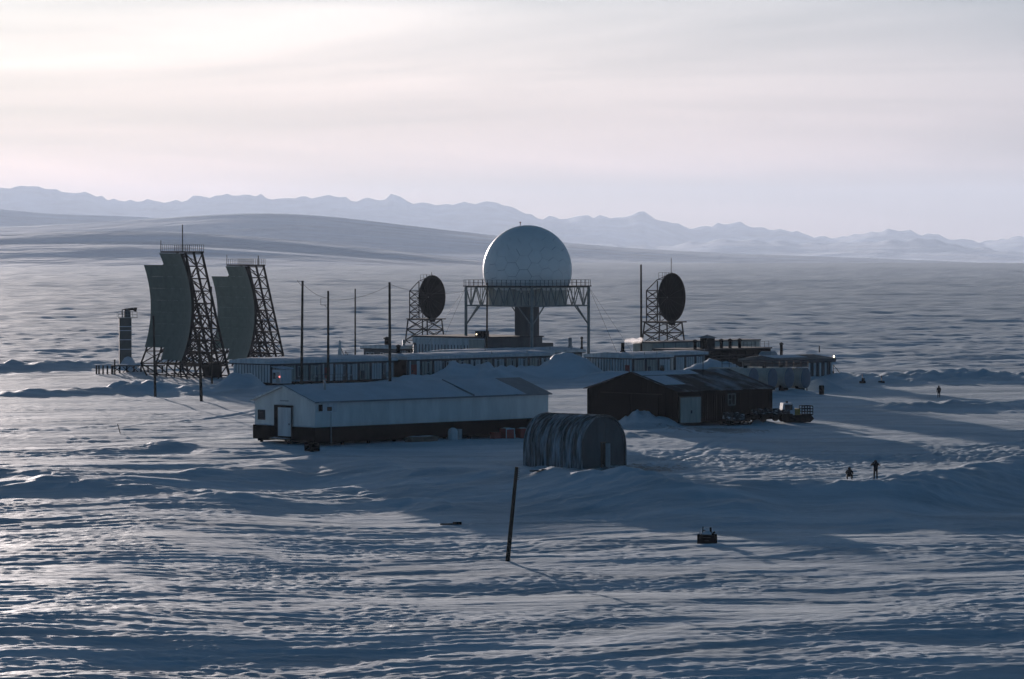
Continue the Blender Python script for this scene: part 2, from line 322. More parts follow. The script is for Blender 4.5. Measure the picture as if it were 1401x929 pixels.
MAT = {}
def defmat(k, *a, **kw): MAT[k] = nmat(k, *a, **kw)
defmat('white_paint', (.68, .71, .68), .6, .16, .7, bump=.004, bscale=3, streak=(1, 1, .25))
defmat('aged_white', (.60, .64, .64), .65, .22, .9, streak=(1.5, 1.5, .2))
defmat('cream_panel', (.42, .43, .38), .7, .22, 1.2, streak=(2, 2, .3))
defmat('brown_skirt', (.017, .015, .013), .8, .3, 1.0, bump=.01, bscale=5)
defmat('dark_timber', (.0030, .0040, .0050), .85, .5, 1.5, bump=.01, bscale=6, streak=(3, 3, .3))
defmat('weathered_timber', (.20, .16, .12), .85, .35, 1.2, bump=.01, bscale=7, streak=(4, 4, .4))
defmat('pole_timber', (.050, .042, .032), .85, .4, 1.5, bump=.01, bscale=9, streak=(6, 6, .6))
defmat('dark_steel', (.024, .024, .022), .6, .3, 1.5, metal=.2)
defmat('rust_steel', (.024, .021, .019), .75, .4, 1.2)
defmat('galvanised', (.33, .36, .36), .5, .2, 1.0, metal=.35)
defmat('antenna_panel', (.15, .185, .15), .65, .16, .8)
defmat('dish_mesh', (.010, .010, .009), .7, .3, 2.0)
defmat('radome_panel', (.93, .94, .90), .5, .06, .35)
defmat('seam', (.14, .16, .17), .7, .1)
defmat('tower_paint', (.22, .25, .24), .6, .18, 1.0)
defmat('grey_wall', (.10, .115, .12), .7, .25, .6, streak=(1, 1, .3))
defmat('roof_metal', (.20, .22, .24), .55, .2, .8, metal=.3)
defmat('fascia_dark', (.05, .055, .06), .7, .2)
defmat('red_paint', (.30, .040, .025), .6, .3, 1.5)
defmat('yellow_paint', (.38, .25, .035), .6, .3, 2.0)
defmat('glass', (.025, .03, .035), .12, .1)
defmat('black_iron', (.012, .012, .012), .7, .3)
defmat('concrete', (.30, .30, .29), .85, .2, 1.0, bump=.01)
defmat('tower_clad', (.13, .135, .12), .75, .2, 1.0)
defmat('tank_body', (.46, .46, .41), .7, .2, .8)
defmat('tank_end', (.15, .19, .23), .7, .15, .6)
defmat('tank_paint', (.34, .37, .38), .6, .15, .8, streak=(1, 1, .4))
defmat('frost', (.62, .67, .72), .7, .15, 1.5, bump=.03, bscale=2)
defmat('roof_snow', (.64, .69, .74), .7, .10, .35, bump=.05, bscale=1.5)
defmat('parka', (.020, .020, .024), .85, .3, 6)
defmat('trousers', (.022, .022, .026), .85, .3, 6)
defmat('skin', (.35, .20, .14), .6, .1)
def mixed_snow_mat(name, base, lo, hi, scale, streak, rough=.6):       # metal or boards with frost stuck to them in patches
    m = nmat(name, base, rough, .3, 1.3, streak=(2, 2, .5)); N, L = m.node_tree.nodes, m.node_tree.links; b = N['Principled BSDF']
    old = b.inputs['Base Color'].links[0].from_socket
    t = N.new('ShaderNodeTexCoord'); mp = N.new('ShaderNodeMapping'); L.new(t.outputs['Object'], mp.inputs[0]); mp.inputs['Scale'].default_value = streak
    n = N.new('ShaderNodeTexNoise'); L.new(mp.outputs[0], n.inputs['Vector']); n.inputs['Scale'].default_value = scale; n.inputs['Detail'].default_value = 7; n.inputs['Roughness'].default_value = .62
    r = N.new('ShaderNodeMapRange'); L.new(n.outputs['Fac'], r.inputs[0]); r.inputs[1].default_value = lo; r.inputs[2].default_value = hi
    x = N.new('ShaderNodeMix'); x.data_type = 'RGBA'; L.new(r.outputs[0], x.inputs[0]); L.new(old, x.inputs[6]); x.inputs[7].default_value = (.58, .63, .68, 1); L.new(x.outputs[2], b.inputs['Base Color'])
    MAT[name] = m
mixed_snow_mat('frosted_corrugated', (.07, .085, .08), .45, .70, .5, (1.2, 6, .5), .5)
mixed_snow_mat('frosted_barn_roof', (.022, .024, .026), .46, .80, .35, (1.2, .5, 1), .8)
mixed_snow_mat('frosted_junk', (.045, .042, .038), .52, .66, 1.6, (1, 1, 2.5), .8)
def emit_mat(name, col, st):
    m = bpy.data.materials.new(name); m.use_nodes = True; b = m.node_tree.nodes['Principled BSDF']; b.inputs['Base Color'].default_value = col + (1,)
    b.inputs['Emission Color'].default_value = col + (1,); b.inputs['Emission Strength'].default_value = st; MAT[name] = m
emit_mat('bulb_and_glint', (1, .82, .55), 3.0); emit_mat('red_bulb', (1, .25, .22), 1.6)

def snow_slab(x0, x1, y0, y1, zf, name, parent, seed, th=.14, step=.7):   # snow lying on a roof: zf(x, y) is the roof surface
    nx, ny = max(3, int((x1 - x0) / step)), max(3, int((y1 - y0) / step)); mb = MB()
    xs, ys = np.linspace(x0, x1, nx), np.linspace(y0, y1, ny); X, Y = np.meshgrid(xs, ys, indexing='ij')
    n = gnoise(X / 3, Y / 3, seed) + .5 * gnoise(X / 1.1, Y / 1.1, seed + 1)
    for i in range(nx):
        for j in range(ny):
            e = min(i, nx - 1 - i, j, ny - 1 - j); ex = 0 if e else 1
            xx = xs[i] + (ex * .18 * n[i, j] if 0 < j < ny - 1 else 0); yy = ys[j] + (ex * .18 * n[i, j] if 0 < i < nx - 1 else 0)
            mb.v.append((xx, yy, zf(xs[i], ys[j]) + (.012 if ex else th * (1 + .7 * n[i, j]))))
    for i in range(nx - 1):
        for j in range(ny - 1): mb.f.append((i * ny + j, (i + 1) * ny + j, (i + 1) * ny + j + 1, i * ny + j + 1))
    return mb.build(name, MAT['roof_snow'], parent, True)
def window(parent, plane, a, b, z0, z1, fr='white_paint'):   # in the y = 0 face ('y') or the x = 0 face ('x'): a..b along it
    f = .09; g = MB(); p = MB()
    def bx(m, u0, u1, w0, w1, d0, d1):
        if plane == 'y': m.box(u0, u1, -d1, -d0, w0, w1)
        else: m.box(-d1, -d0, u0, u1, w0, w1)
    bx(g, a, b, z0, z0 + f, -.01, .07); bx(g, a, b, z1 - f, z1, -.01, .07); bx(g, a, a + f, z0 + f, z1 - f, -.01, .07); bx(g, b - f, b, z0 + f, z1 - f, -.01, .07)
    bx(p, a + f, b - f, z0 + f, z1 - f, .005, .02)
    w = g.build('window', MAT[fr], parent); p.build('pane', MAT['glass'], w); return w

# ------------------------------------------------------------------ white warehouse on piles
def warehouse():
    p0 = G(431, 611); L, W, z0, zs, ze, zp = 37.3, 10.6, .55, 2.15, 5.05, 6.75; rz = R(44)
    t = thing('warehouse', 'long white warehouse with dark brown skirt and snowy gable roof raised on piles', 'warehouse', p0, rz)
    slope = (zp - ze) / (W / 2); zf = lambda x, y: ze + .12 + slope * (W / 2 - abs(y - W / 2))
    MB().prism_x([(0, zs), (W, zs), (W, ze), (W / 2, zp), (0, ze)], 0, L).build('wall', MAT['white_paint'], t)
    MB().box(-.16, L + .16, -.16, W + .16, z0, zs).build('skirt', MAT['brown_skirt'], t)
    for a in ((-.42, .0, 3.75), (-.42, 6.85, W)):
        snow_slab(-.15, -.005, a[1] - .1, a[2], lambda x, y: zs + .002, 'snow_ledge', t, 3, .09, .3)
    o = .35
    for s in (0, 1):
        ya, yb = (-o, W / 2) if s == 0 else (W + o, W / 2); za = ze - o * slope
        MB().slab((-o, ya, za + .1), (L + o, ya, za + .1), (L + o, yb, zp + .1), (-o, yb, zp + .1), .13).build('roof', MAT['roof_metal'], t)
    snow_slab(-.25, 24.6, -.28, W / 2, zf, 'roof_snow', t, 11); snow_slab(24.9, 33.4, -.28, W / 2, zf, 'roof_snow', t, 13); snow_slab(-.25, 34, W / 2, W + .2, zf, 'roof_snow', t, 15)
    MB().bar((24.75, -.3, zf(0, 0) + .02), (24.75, W / 2, zp + .16), .07).build('roof_seam', MAT['roof_metal'], t)
    b = MB()
    for y0, y1, za, zb in ((-.05, W / 2, ze, zp), (W + .05, W / 2, ze, zp)):
        b.bar((-.38, y0 - .3 * (1 if y0 < 1 else -1), za - .1), (-.38, y1, zb + .02), .11)
    b.build('barge_board', MAT['aged_white'], t)
    for x in (12.4, 24.7): MB().box(x - .06, x + .06, -.03, -.004, zs, ze - .1).build('wall_batten', MAT['white_paint'], t)
    MB().box(-.03, -.004, 5.24, 5.36, 4.4, zp - .1).build('wall_batten', MAT['white_paint'], t)
    # loading door in the gable: dark recess, pale leaf, step with snow
    d = MB().box(-.20, -.165, 3.80, 6.95, .85, 4.45).build('door_recess', MAT['black_iron'], t)
    MB().box(-.20, -.004, 3.75, 6.95, 4.40, 4.55).build('door_head', MAT['brown_skirt'], t)
    lf = MB().box(-.30, -.21, 3.92, 6.15, 1.0, 4.30).build('door', MAT['aged_white'], t)
    MB().box(-.36, -.30, 4.1, 4.2, 2.3, 2.5).build('handle', MAT['black_iron'], lf)
    MB().box(-1.2, -.2, 3.9, 6.7, .62, .78).build('door_step', MAT['weathered_timber'], t)
    snow_slab(-1.15, -.3, 3.95, 6.65, lambda x, y: .785, 'step_snow', t, 21, .1, .3)
    MB().box(-.10, -.01, 4.6, 6.0, 5.0, 5.12).build('door_hood', MAT['galvanised'], t)
    window(t, 'x', 8.75, 10.0, 2.75, 3.9, 'fascia_dark')
    v = MB().box(.35, 3.3, -.10, -.004, 3.85, 4.92).build('service_panel', MAT['aged_white'], t)
    for a, b_ in ((.45, 1.05), (1.75, 2.45)): MB().box(a, b_, -.13, -.102, 4.0, 4.75 if a < 1 else 4.45).build('vent', MAT['black_iron'], v)
    MB().box(.3, 3.4, -.45, -.003, 4.95, 5.0).build('canopy', MAT['aged_white'], v)
    MB().bar((2.2, -.26, .1), (2.2, -.26, 3.9), .05, 6).build('drain_pipe', MAT['galvanised'], t)
    f = MB().bar((4.1, 3, 5.9), (4.1, 3, 7.35), .12, 10).build('flue', MAT['galvanised'], t); MB().lathe([(.26, 7.4), (.02, 7.62)], 10, (4.1, 3)).build('flue_cap', MAT['galvanised'], f)
    for x in np.arange(.6, L, 4.0):
        for y in (.5, W / 2, W - .5):
            MB().box(x - .14, x + .14, y - .14, y + .14, -1.2, z0).build('pile', MAT['dark_timber'], t)
    for y in (.5, W / 2, W - .5): MB().box(.1, L - .1, y - .12, y + .12, z0 - .25, z0 - .003).build('floor_beam', MAT['dark_timber'], t)
    return t, p0, rz
WH, WH0, WHR = warehouse()
def on_wh(x, y): 
    p = WH0 + Matrix.Rotation(WHR, 3, 'Z') @ Vector((x, y, 0)); return Vector((p.x, p.y, hz(p.x, p.y)))

# ------------------------------------------------------------------ corrugated arch hut
def arch_pts(w, hs, h, n=22):
    return [(0, 0)] + [(w / 2 - w / 2 * math.cos(math.pi * k / n), hs + (h - hs) * math.sin(math.pi * k / n) ** .92) for k in range(n + 1)] + [(w, 0)]
def quonset():
    p0 = G(796, 642); w, Lq, hs, h = 6.5, 8.3, 2.0, 5.45
    p0.z -= .1
    t = thing('arch_hut', 'frosted corrugated metal arch hut with a dark door opening', 'hut', p0, R(45))
    out, inn = arch_pts(w, hs, h), [(w / 2 + (x - w / 2) * .985, z * .988) for x, z in arch_pts(w, hs, h)]
    n = len(out); k = 15; pw = Lq / k
    def panel(y0, y1):
        m = MB(); ys = np.linspace(y0, y1, 5); off = (0, .05, .0, .05, 0); vs = []
        for yy, of in zip(ys, off): vs += [(w / 2 + (x - w / 2) * (1 + of / 3.2), yy, z * (1 + of / 5.4)) for x, z in out]
        for a in range(4):
            for b in range(n - 1): m.f.append((a * n + b, a * n + b + 1, (a + 1) * n + b + 1, (a + 1) * n + b))
        m.v = vs; return m.build('arch_panel', MAT['frosted_corrugated'], t)
    for i in range(k): panel(i * pw + .01, (i + 1) * pw - .01)
    for i in range(k + 1):
        m = MB(); yy = i * pw
        for (xa, za), (xb, zb) in zip(out[:-1], out[1:]): m.bar((w / 2 + (xa - w / 2) * 1.012, yy, za * 1.01), (w / 2 + (xb - w / 2) * 1.012, yy, zb * 1.01), .10)
        m.build('rib', MAT['frosted_corrugated'], t)
    def ztop(x): return float(np.interp(x, [p[0] for p in inn[1:-1]], [p[1] for p in inn[1:-1]])) - .03
    for end in (.12, Lq - .16):
        for i in range(11):
            a, b = w * i / 11 + .012, w * (i + 1) / 11 - .012; a, b = max(a, .07), min(b, w - .07); lo = 0
            if end < 1 and 5 <= i <= 5: lo = 2.65
            j = rnd.uniform(-.015, .02)
            m = MB(); xs = np.linspace(a, b, 4); vs = []
            pts = [(a, lo), (b, lo)] + [(x, ztop(x)) for x in xs[::-1]]
            m.prism(pts, end - .02 + j, end + .04 + j); m.build('end_board', MAT['grey_wall'], t)
    fr = MB().box(2.9, 3.0, .02, .2, 0, 2.7).box(3.52, 3.62, .02, .2, 0, 2.7).box(2.9, 3.62, .02, .2, 2.66, 2.76).build('door_frame', MAT['weathered_timber'], t)
    MB().add([(3.56, .05, .1), (3.62, .05, .1), (3.70, -.5, .1), (3.64, -.5, .1), (3.56, .05, 2.6), (3.62, .05, 2.6), (3.70, -.5, 2.6), (3.64, -.5, 2.6)],
             [(0, 1, 2, 3), (4, 7, 6, 5), (0, 4, 5, 1), (1, 5, 6, 2), (2, 6, 7, 3), (3, 7, 4, 0)]).build('door', MAT['aged_white'], t)
quonset()

# ------------------------------------------------------------------ dark timber garage
def garage():
    p0 = G(927, 579); L, W, ze, zp = 17.6, 16.2, 4.0, 6.2; rz = R(43.5)
    p0.z -= .05
    t = thing('garage', 'low dark timber garage with white overhead door and broad snowy gable roof', 'garage', p0, rz)
    MB().prism_x([(.05, 0), (W - .05, 0), (W - .05, ze), (W / 2, zp), (.05, ze)], .05, L - .05).build('wall', MAT['dark_timber'], t)
    sl = (zp - ze) / (W / 2)
    def roofz(y): return ze + sl * (W / 2 - abs(y - W / 2))
    mb = MB(); y = 0
    while y < W - .1:
        b = min(y + .42, W); mid = (y + b) / 2; mb.box(-.02 - rnd.random() * .02, .05, y + .012, b - .012, 0, roofz(mid) - .1); y += .42
    mb.build('gable_boards', MAT['dark_timber'], t, kind='stuff')
    mb = MB(); x = 0
    while x < L - .1:
        b = min(x + .42, L)
        if not (.2 < x + .2 < 4.2): mb.box(x + .012, b - .012, -.02 - rnd.random() * .02, .05, 0, ze - .05)
        x += .42
    mb.build('wall_boards', MAT['dark_timber'], t, kind='stuff')
    o = .4; n = 12; wx = (L + 2 * o) / n
    for i in range(n):
        for s in (0, 1):
            ya, yb = (-o, W / 2) if s == 0 else (W + o, W / 2); za = ze - o * sl; j = rnd.uniform(0, .03)
            MB().slab((-o + i * wx + .01, ya, za + .12 + j), (-o + (i + 1) * wx - .01, ya, za + .12 + j), (-o + (i + 1) * wx - .01, yb, zp + .12 + j), (-o + i * wx + .01, yb, zp + .12 + j), .06).build('roof_sheet', MAT['frosted_barn_roof'], t)
    zf = lambda x, y: roofz(y) + .16
    snow_slab(0, 10.5, W / 2 - 1.8, W / 2, zf, 'roof_snow', t, 31, .08); snow_slab(.2, 4.0, 2.3, W / 2 - 2, zf, 'roof_snow', t, 33, .06); snow_slab(0, 15, W / 2, W, zf, 'roof_snow', t, 37, .12)
    d = MB().box(.28, 4.2, -.10, -.05, 0, 3.35).build('door_frame', MAT['weathered_timber'], t)
    dr = MB().box(.42, 4.06, -.14, -.102, .02, 3.2).build('overhead_door', MAT['cream_panel'], t)
    for i in range(4): MB().box(.45, 4.03, -.18, -.141, .04 + i * .8, .81 + i * .8).build('door_panel', MAT['cream_panel'], dr)
    MB().box(2.2, 2.5, -.19, -.181, 1.2, 1.6).build('patch', MAT['fascia_dark'], dr)
    w = window(t, 'y', 9.2, 10.6, 2.0, 3.5, 'cream_panel'); MB().box(9.87, 9.93, -.075, -.021, 2.09, 3.41).build('glazing_bar', MAT['cream_panel'], w); MB().box(9.3, 9.86, -.075, -.021, 2.72, 2.78).build('glazing_bar', MAT['cream_panel'], w)
    for a, b in ((3.2, 8.0), (8.2, 13.0)): MB().box(-.14, -.06, a, b, .1, 3.5).build('sliding_door', MAT['dark_timber'], t)
    MB().box(-.2, -.06, 2.5, 13.6, 3.52, 3.64).build('door_rail', MAT['rust_steel'], t)
    MB().bar((10.4, 5.5, 5.4), (10.4, 5.5, 8.2), .05, 6).build('roof_mast', MAT['dark_steel'], t)
    MB().lathe([(.3, 6.2), (.3, 6.7), (.05, 6.9)], 10, (5.5, W / 2)).build('roof_vent', MAT['dark_steel'], t)
    return t, p0, rz
GA, GA0, GAR = garage()
def on_ga(x, y):
    p = GA0 + Matrix.Rotation(GAR, 3, 'Z') @ Vector((x, y, 0)); return Vector((p.x, p.y, hz(p.x, p.y)))

# ------------------------------------------------------------------ prefabricated module trains
def modules(label, name, p0, L, W, ze=3.45, zr=4.5, z0=.55, mod=2.75, door_at=(), win=.45, seed=1, snow=True, wall='aged_white', end_ribs=True, rz=R(45)):
    t = thing(name, label, 'building', p0, rz); rg = random.Random(seed)
    MB().box(0, L, 0, W, z0, ze).build('wall', MAT['grey_wall'], t)
    MB().box(.25, L - .25, .25, W - .25, -2.5, z0).build('underfloor', MAT['black_iron'], t)
    ft = .62; o = .45
    MB().box(-o, L + o, -o, W + o, ze + .003, ze + .14).build('eave_board', MAT['fascia_dark'], t)
    MB().prism_x([(-o - .05, ze + .143), (W + o + .05, ze + .143), (W + o + .05, ze + ft), (W / 2, zr), (-o - .05, ze + ft)], -o - .05, L + o + .05).build('roof', MAT[wall], t)
    if snow:
        sl = (zr - ze - ft) / (W / 2 + o); zf = lambda x, y: ze + ft + sl * (W / 2 + o - abs(y - W / 2))
        snow_slab(-o, L + o, -o, W / 2, zf, 'roof_snow', t, 50 + seed, .10, .9); snow_slab(-o, L + o, W / 2, W + o, zf, 'roof_snow', t, 70 + seed, .10, .9)
    n = max(1, int(round(L / mod))); mw = L / n; win = min(.9, win * 1.25)
    for i in range(n):
        a = i * mw + .42; b = (i + 1) * mw - .05
        if i in door_at:
            d = MB().box(a + .35, b - .75, -.10, -.004, z0, 2.75).build('door', MAT['red_paint'], t); MB().box(a + .5, a + .75, -.14, -.102, 1.5, 1.8).build('door_window', MAT['glass'], d)
            MB().box(a, a + .3, -.08, -.004, z0, ze - .1).build('wall_panel', MAT[wall], t); MB().box(b - .7, b, -.08, -.004, z0, ze - .1).build('wall_panel', MAT[wall], t)
            continue
        m = MB(); k = 4; pw = (b - a) / k; hasw = rg.random() < win; gap = rg.randrange(k)
        for j in range(k):
            if hasw and j == gap: continue
            m.box(a + j * pw + .08, a + (j + 1) * pw - .08, -.09 - rg.random() * .02, -.004, z0 + .02, ze - .15 - rg.random() * .1)
        m.build('wall_panel', MAT[wall] if rg.random() < .7 else MAT['cream_panel'], t)
        if rg.random() < .25: MB().box(a + .2, a + .2 + rg.uniform(.3, .7), -.4, -.12, z0 + rg.uniform(.1, .9), z0 + rg.uniform(1.2, 1.7)).build('service_box', MAT['grey_wall' if rg.random() < .5 else 'galvanised'], t)
        if rg.random() < .2: MB().bar((b - .3, -.2, z0), (b - .3, -.2, ze + 1.2), .06, 6).build('vent_pipe', MAT['galvanised'], t)
        if hasw: window(t, 'y', a + gap * pw + .02, a + (gap + 1) * pw - .02, z0 + .8, ze - .35, wall)
        MB().box(i * mw + .0, i * mw + .34, -.05, -.004, z0, ze - .05).build('joint_post', MAT['fascia_dark'], t)
    if end_ribs:
        m = MB(); k = int(W / .66); rw = W / k
        for j in range(k): m.box(-.10, -.004, j * rw + .13, (j + 1) * rw - .13, z0, ze - .06)
        m.build('end_panel', MAT[wall], t)
    return t
pA = Vector((X_at(370, 625), 625, 0))
TA = modules('white module building with ribbed end wall, lamp-lit porch and a red door', 'module_building', pA, 27.5, 9.2, door_at=(4,), seed=2)
# porch with its lamp at the corner of the first module building
po = MB().box(.25, 2.6, -2.2, -.12, .45, 2.7).build('porch', MAT['aged_white'], TA)
MB().slab((.05, -2.5, 2.95), (2.8, -2.5, 2.95), (2.8, -.1, 3.25), (.05, -.1, 3.25), .14).build('porch_roof', MAT['frost'], TA)
MB().box(.235, .25, -1.9, -1.1, .6, 2.3).build('porch_door', MAT['cream_panel'], po)
MB().box(.22, .25, -.95, -.35, 1.2, 2.2).build('porch_window', MAT['glass'], po)
MB().lathe([(.02, 1.45), (.10, 1.5), (.10, 1.62), (.02, 1.68)], 10, (.1, -2.05)).build('porch_lamp', MAT['red_bulb'], TA)
dk = MB().box(3.0, 7.0, -2.4, -.14, .55, .75).build('deck', MAT['dark_timber'], TA); snow_slab(3.0, 7.0, -2.4, -.15, lambda x, y: .753, 'deck_snow', TA, 91, .12, .5)
for x in (3.1, 5, 6.9): MB().box(x - .07, x + .07, -2.35, -2.21, -.6, .55).build('deck_post', MAT['dark_timber'], TA)
rl = MB()
for x in np.arange(7.2, 16, 1.1): rl.bar((x, -2.3, -.2), (x, -2.3, 1.7), .035)
rl.bar((7.2, -2.3, 1.7), (15.9, -2.3, 1.7), .035).bar((7.2, -2.3, 1.1), (15.9, -2.3, 1.1), .03); rl.build('railing', MAT['dark_steel'], TA)
pB = Vector((-17.6, 646.5, hz(-17.6, 646.5) - .3)); pB.z = min(pB.z, .2)
TB = modules('white module building half buried behind the deep snow drift, windows in a row', 'module_building', pB, 34.5, 9.2, door_at=(0,), seed=5, win=.75, mod=2.9)
MB().box(-.14, -.104, .1, 3.4, .5, 3.4).build('dark_end', MAT['dark_timber'], TB)
pC = Vector((-8.5, 674.5, 0))
TC = modules('white module building in front of the radome tower, only its snowy roof showing', 'module_building', pC, 30, 9.0, seed=7)
pD2 = Vector((-21.3, 713.5, -.6))
TD = modules('white module building with small dark windows standing behind the other snowy roofs', 'module_building', pD2, 11.0, 9.2, ze=4.1, zr=5.0, seed=8, end_ribs=False)
for y in (1.5, 4.2, 6.8, 8.1): window(TD, 'x', y - .45, y + .45, 2.4, 3.5, 'aged_white')
pE = Vector((20.6, 657, 0))
TE = modules('white module building with ribbed end and a smoking roof stack', 'module_building', pE, 9.5, 10.6, seed=9, win=.2)
window(TE, 'x', 7.6, 8.5, 1.4, 2.7, 'grey_wall'); MB().box(-.16, -.105, .5, 1.6, .5, 2.4).build('end_door', MAT['red_paint'], TE)
pE2 = Vector((28.4, 673, 0))
TE2 = modules('short white module building with frosted wall beside the dark powerhouse', 'module_building', pE2, 8, 6.3, ze=3.5, zr=4.3, seed=10, win=0)

def box_building(name, label, p0, L, W, z1, wall, roof, rz=R(45), z0=-2.5):
    t = thing(name, label, 'building', p0, rz)
    MB().box(0, L, 0, W, z0, z1).build('wall', MAT[wall], t); MB().box(-.2, L + .2, -.2, W + .2, z1 + .003, z1 + .25).build('roof', MAT[roof], t); return t
# equipment block under the radome: pale ribbed left face, dark right face
pD = Vector((-5.0, 700, 0))
D = box_building('equipment_block', 'dark flat-roofed equipment block under the radome with pale ribbed side', pD, 15, 19, 5.95, 'grey_wall', 'fascia_dark')
m = MB()
for j in range(22): m.box(-.14, -.004, .3 + j * .85, .3 + j * .85 + .5, 0, 5.7)
m.build('side_ribs', MAT['aged_white'], D); MB().box(-.06, -.002, 0, 19, 4.6, 5.9).build('side_band', MAT['aged_white'], D); MB().box(-.145, -.003, .02, 4.0, 0, 5.7).build('side_panel', MAT['cream_panel'], D)
MB().box(15.003, 18.4, .5, 8, -2.5, 4.8).build('annex', MAT['grey_wall'], D)
v = MB().box(1.5, 3.3, 2.2, 4.0, 6.2, 7.2).build('roof_unit', MAT['black_iron'], D); MB().box(1.44, 1.5, 3.5, 3.72, 6.5, 6.72).build('unit_lamp', MAT['bulb_and_glint'], v)
pH = Vector((26.1, 712, 0)); H = box_building('long_shed', 'long pale flat-roofed shed behind the exhaust stacks', pH, 30, 5, 4.75, 'cream_panel', 'grey_wall')
for x in np.arange(3, 29, 3.2): MB().box(x - .05, x + .05, -.05, -.004, 0, 4.7).build('wall_batten', MAT['grey_wall'], H)
pF = Vector((32.0, 690, 0)); F = box_building('powerhouse', 'dark powerhouse with a row of black exhaust stacks on its flat roof', pF, 22, 9, 3.95, 'dark_timber', 'fascia_dark')
for px in (951, 963, 987, 999, 1012):
    x = (X_at(px, 692) - 32.0) / (1 - X_at(px, 692) / 692) * 1.414 / 1.0
    x = 0
    for _ in range(30):
        q = pF + Matrix.Rotation(R(45), 3, 'Z') @ Vector((x, 1.2, 0)); x += (X_at(px, q.y) - q.x) * 1.2
    s = MB().lathe([(.30, 4.2), (.30, 5.45)], 12, (x, 1.2)).build('exhaust_stack', MAT['black_iron'], F, True)
    MB().lathe([(.46, 5.42), (.46, 5.6), (.30, 5.85), (.05, 5.95)], 12, (x, 1.2)).build('rain_cap', MAT['black_iron'], s, True)
hd = MB().box(5.1, 7.1, .4, 2.2, 4.2, 6.1).build('intake_hood', MAT['rust_steel'], F); MB().add([(4.7, 0, 6.15), (7.5, 0, 6.15), (7.5, 2.6, 6.15), (4.7, 2.6, 6.15), (6.1, 1.3, 6.75)], [(3, 2, 1, 0), (0, 1, 4), (1, 2, 4), (2, 3, 4), (3, 0, 4)]).build('hood_cap', MAT['roof_metal'], hd)
rl = MB()
for x in np.arange(14.5, 21.9, 1.2): rl.bar((x, .2, 4.2), (x, .2, 5.3), .035)
rl.bar((14.5, .2, 5.3), (21.8, .2, 5.3), .035).bar((14.5, .2, 4.8), (21.8, .2, 4.8), .03).build('railing', MAT['dark_steel'], F)
pip = MB()
for x in np.arange(1, 21, 2.3): pip.bar((x, -.3, 1.0), (x, -.3, 3.6), .06).bar((x, -.3, 3.2), (x + 1.6, -.35, 2.4), .05)
pip.bar((.5, -.35, 2.9), (21.5, -.35, 2.9), .12, 8).bar((.5, -.35, 2.4), (21.5, -.35, 2.4), .09, 8).build('pipe_rack', MAT['dark_steel'], F)
# small horizontal tank at the end of the powerhouse
q = at_z(1051, 488, 3.2); T = thing('day_tank', 'small grey horizontal tank on a stand at the end of the powerhouse', 'tank', (q.x, q.y, 0), R(45))
c = MB(); pr = [(math.cos(a) * 1.0, 3.15 + math.sin(a) * 1.0) for a in np.linspace(0, 2 * math.pi, 24, endpoint=False)]; c.prism(pr, -1.4, 1.4).build('shell', MAT['tank_paint'], T)
for y in (-1, 1): MB().box(-.8, .8, y - .12, y + .12, -1, 2.35).build('saddle', MAT['dark_timber'], T)
# porch-fronted building at the right end
pR = Vector((44.6, 631, 0)); RB = modules('low building with white porch columns and a glowing sun glint at its far eave corner', 'module_building', pR, 12.3, 9.0, ze=3.5, zr=4.7, seed=12, win=0, snow=False, wall='grey_wall', end_ribs=False)
snow_slab(-.4, 12.6, 4.5, 9.3, lambda x, y: 4.12 + .117 * (4.95 - abs(y - 4.5)), 'roof_snow', RB, 93, .08, .9); snow_slab(-.4, 8, 1.5, 4.5, lambda x, y: 4.12 + .117 * (4.95 - abs(y - 4.5)), 'roof_snow', RB, 94, .06, .9)
for x in (6.2, 7.6, 9.0, 10.4, 11.9): MB().box(x - .16, x + .16, -.35, -.15, -.6, 3.44).build('column', MAT['aged_white'], RB)
MB().slab((12.35, -.2, 2.0), (14.4, -.2, .2), (14.4, 1.4, .2), (12.35, 1.4, 2.0), .4).build('stair', MAT['dark_timber'], RB)
MB().bar((12.4, -.3, 3.0), (14.5, -.3, 1.2), .05).bar((14.4, -.3, 1.2), (14.4, -.3, -.3), .05).bar((12.4, -.3, 3.0), (12.4, -.3, .0), .05).build('stair_rail', MAT['dark_steel'], RB)
MB().lathe([(.04, 4.2), (.13, 4.3), (.13, 4.5), (.04, 4.6)], 10, (12.6, -.2)).build('eave_glint', MAT['bulb_and_glint'], RB)  # added glowing bulb shape, stands for a sun glint on the eave corner

# roof pipes and fans, each on its own roof
def roof_pipe(name, label, px, py0, py1, Y, r, mat='galvanised', cap=True, base=.2):
    p = at(px, py0, Y); h = (py0 - py1) / FPX * Y
    t = thing(name, label, 'roof pipe', (p.x, p.y, p.z - base)); a = MB().lathe([(r * 1.5, 0), (r * 1.5, base + .1), (r, base + .12), (r, base + h)], 12).build('pipe', MAT[mat], t, True)
    if cap: MB().lathe([(r * 1.5, base + h - .05), (r * 1.5, base + h + .12), (.02, base + h + .35)], 12).build('cap', MAT['dark_steel'], t)
    return t
roof_pipe('roof_vent', 'short dark fan vent on the snowy module roof beside two pale pipes', 545, 483, 474, 652, .32, 'black_iron')
roof_pipe('roof_pipe', 'pale thin roof pipe beside the dark fan vent', 567, 483, 471, 655, .2, 'galvanised')
roof_pipe('roof_pipe', 'stout pale roof pipe standing beside the lattice dish tower legs', 552.5, 475, 465, 716, .26, 'galvanised', False)
roof_pipe('roof_vent', 'round black vent cowl on the roof behind the tall bare pole', 529.5, 473, 463, 716, .45, 'black_iron')
roof_pipe('roof_pipe', 'thick pale roof pipe on the module roof under the radome', 780, 474, 462, 691, .3, 'galvanised', False)
roof_pipe('roof_pipe', 'slim dark roof pipe next to the right radome leg', 796, 476, 463, 692, .18, 'dark_steel')
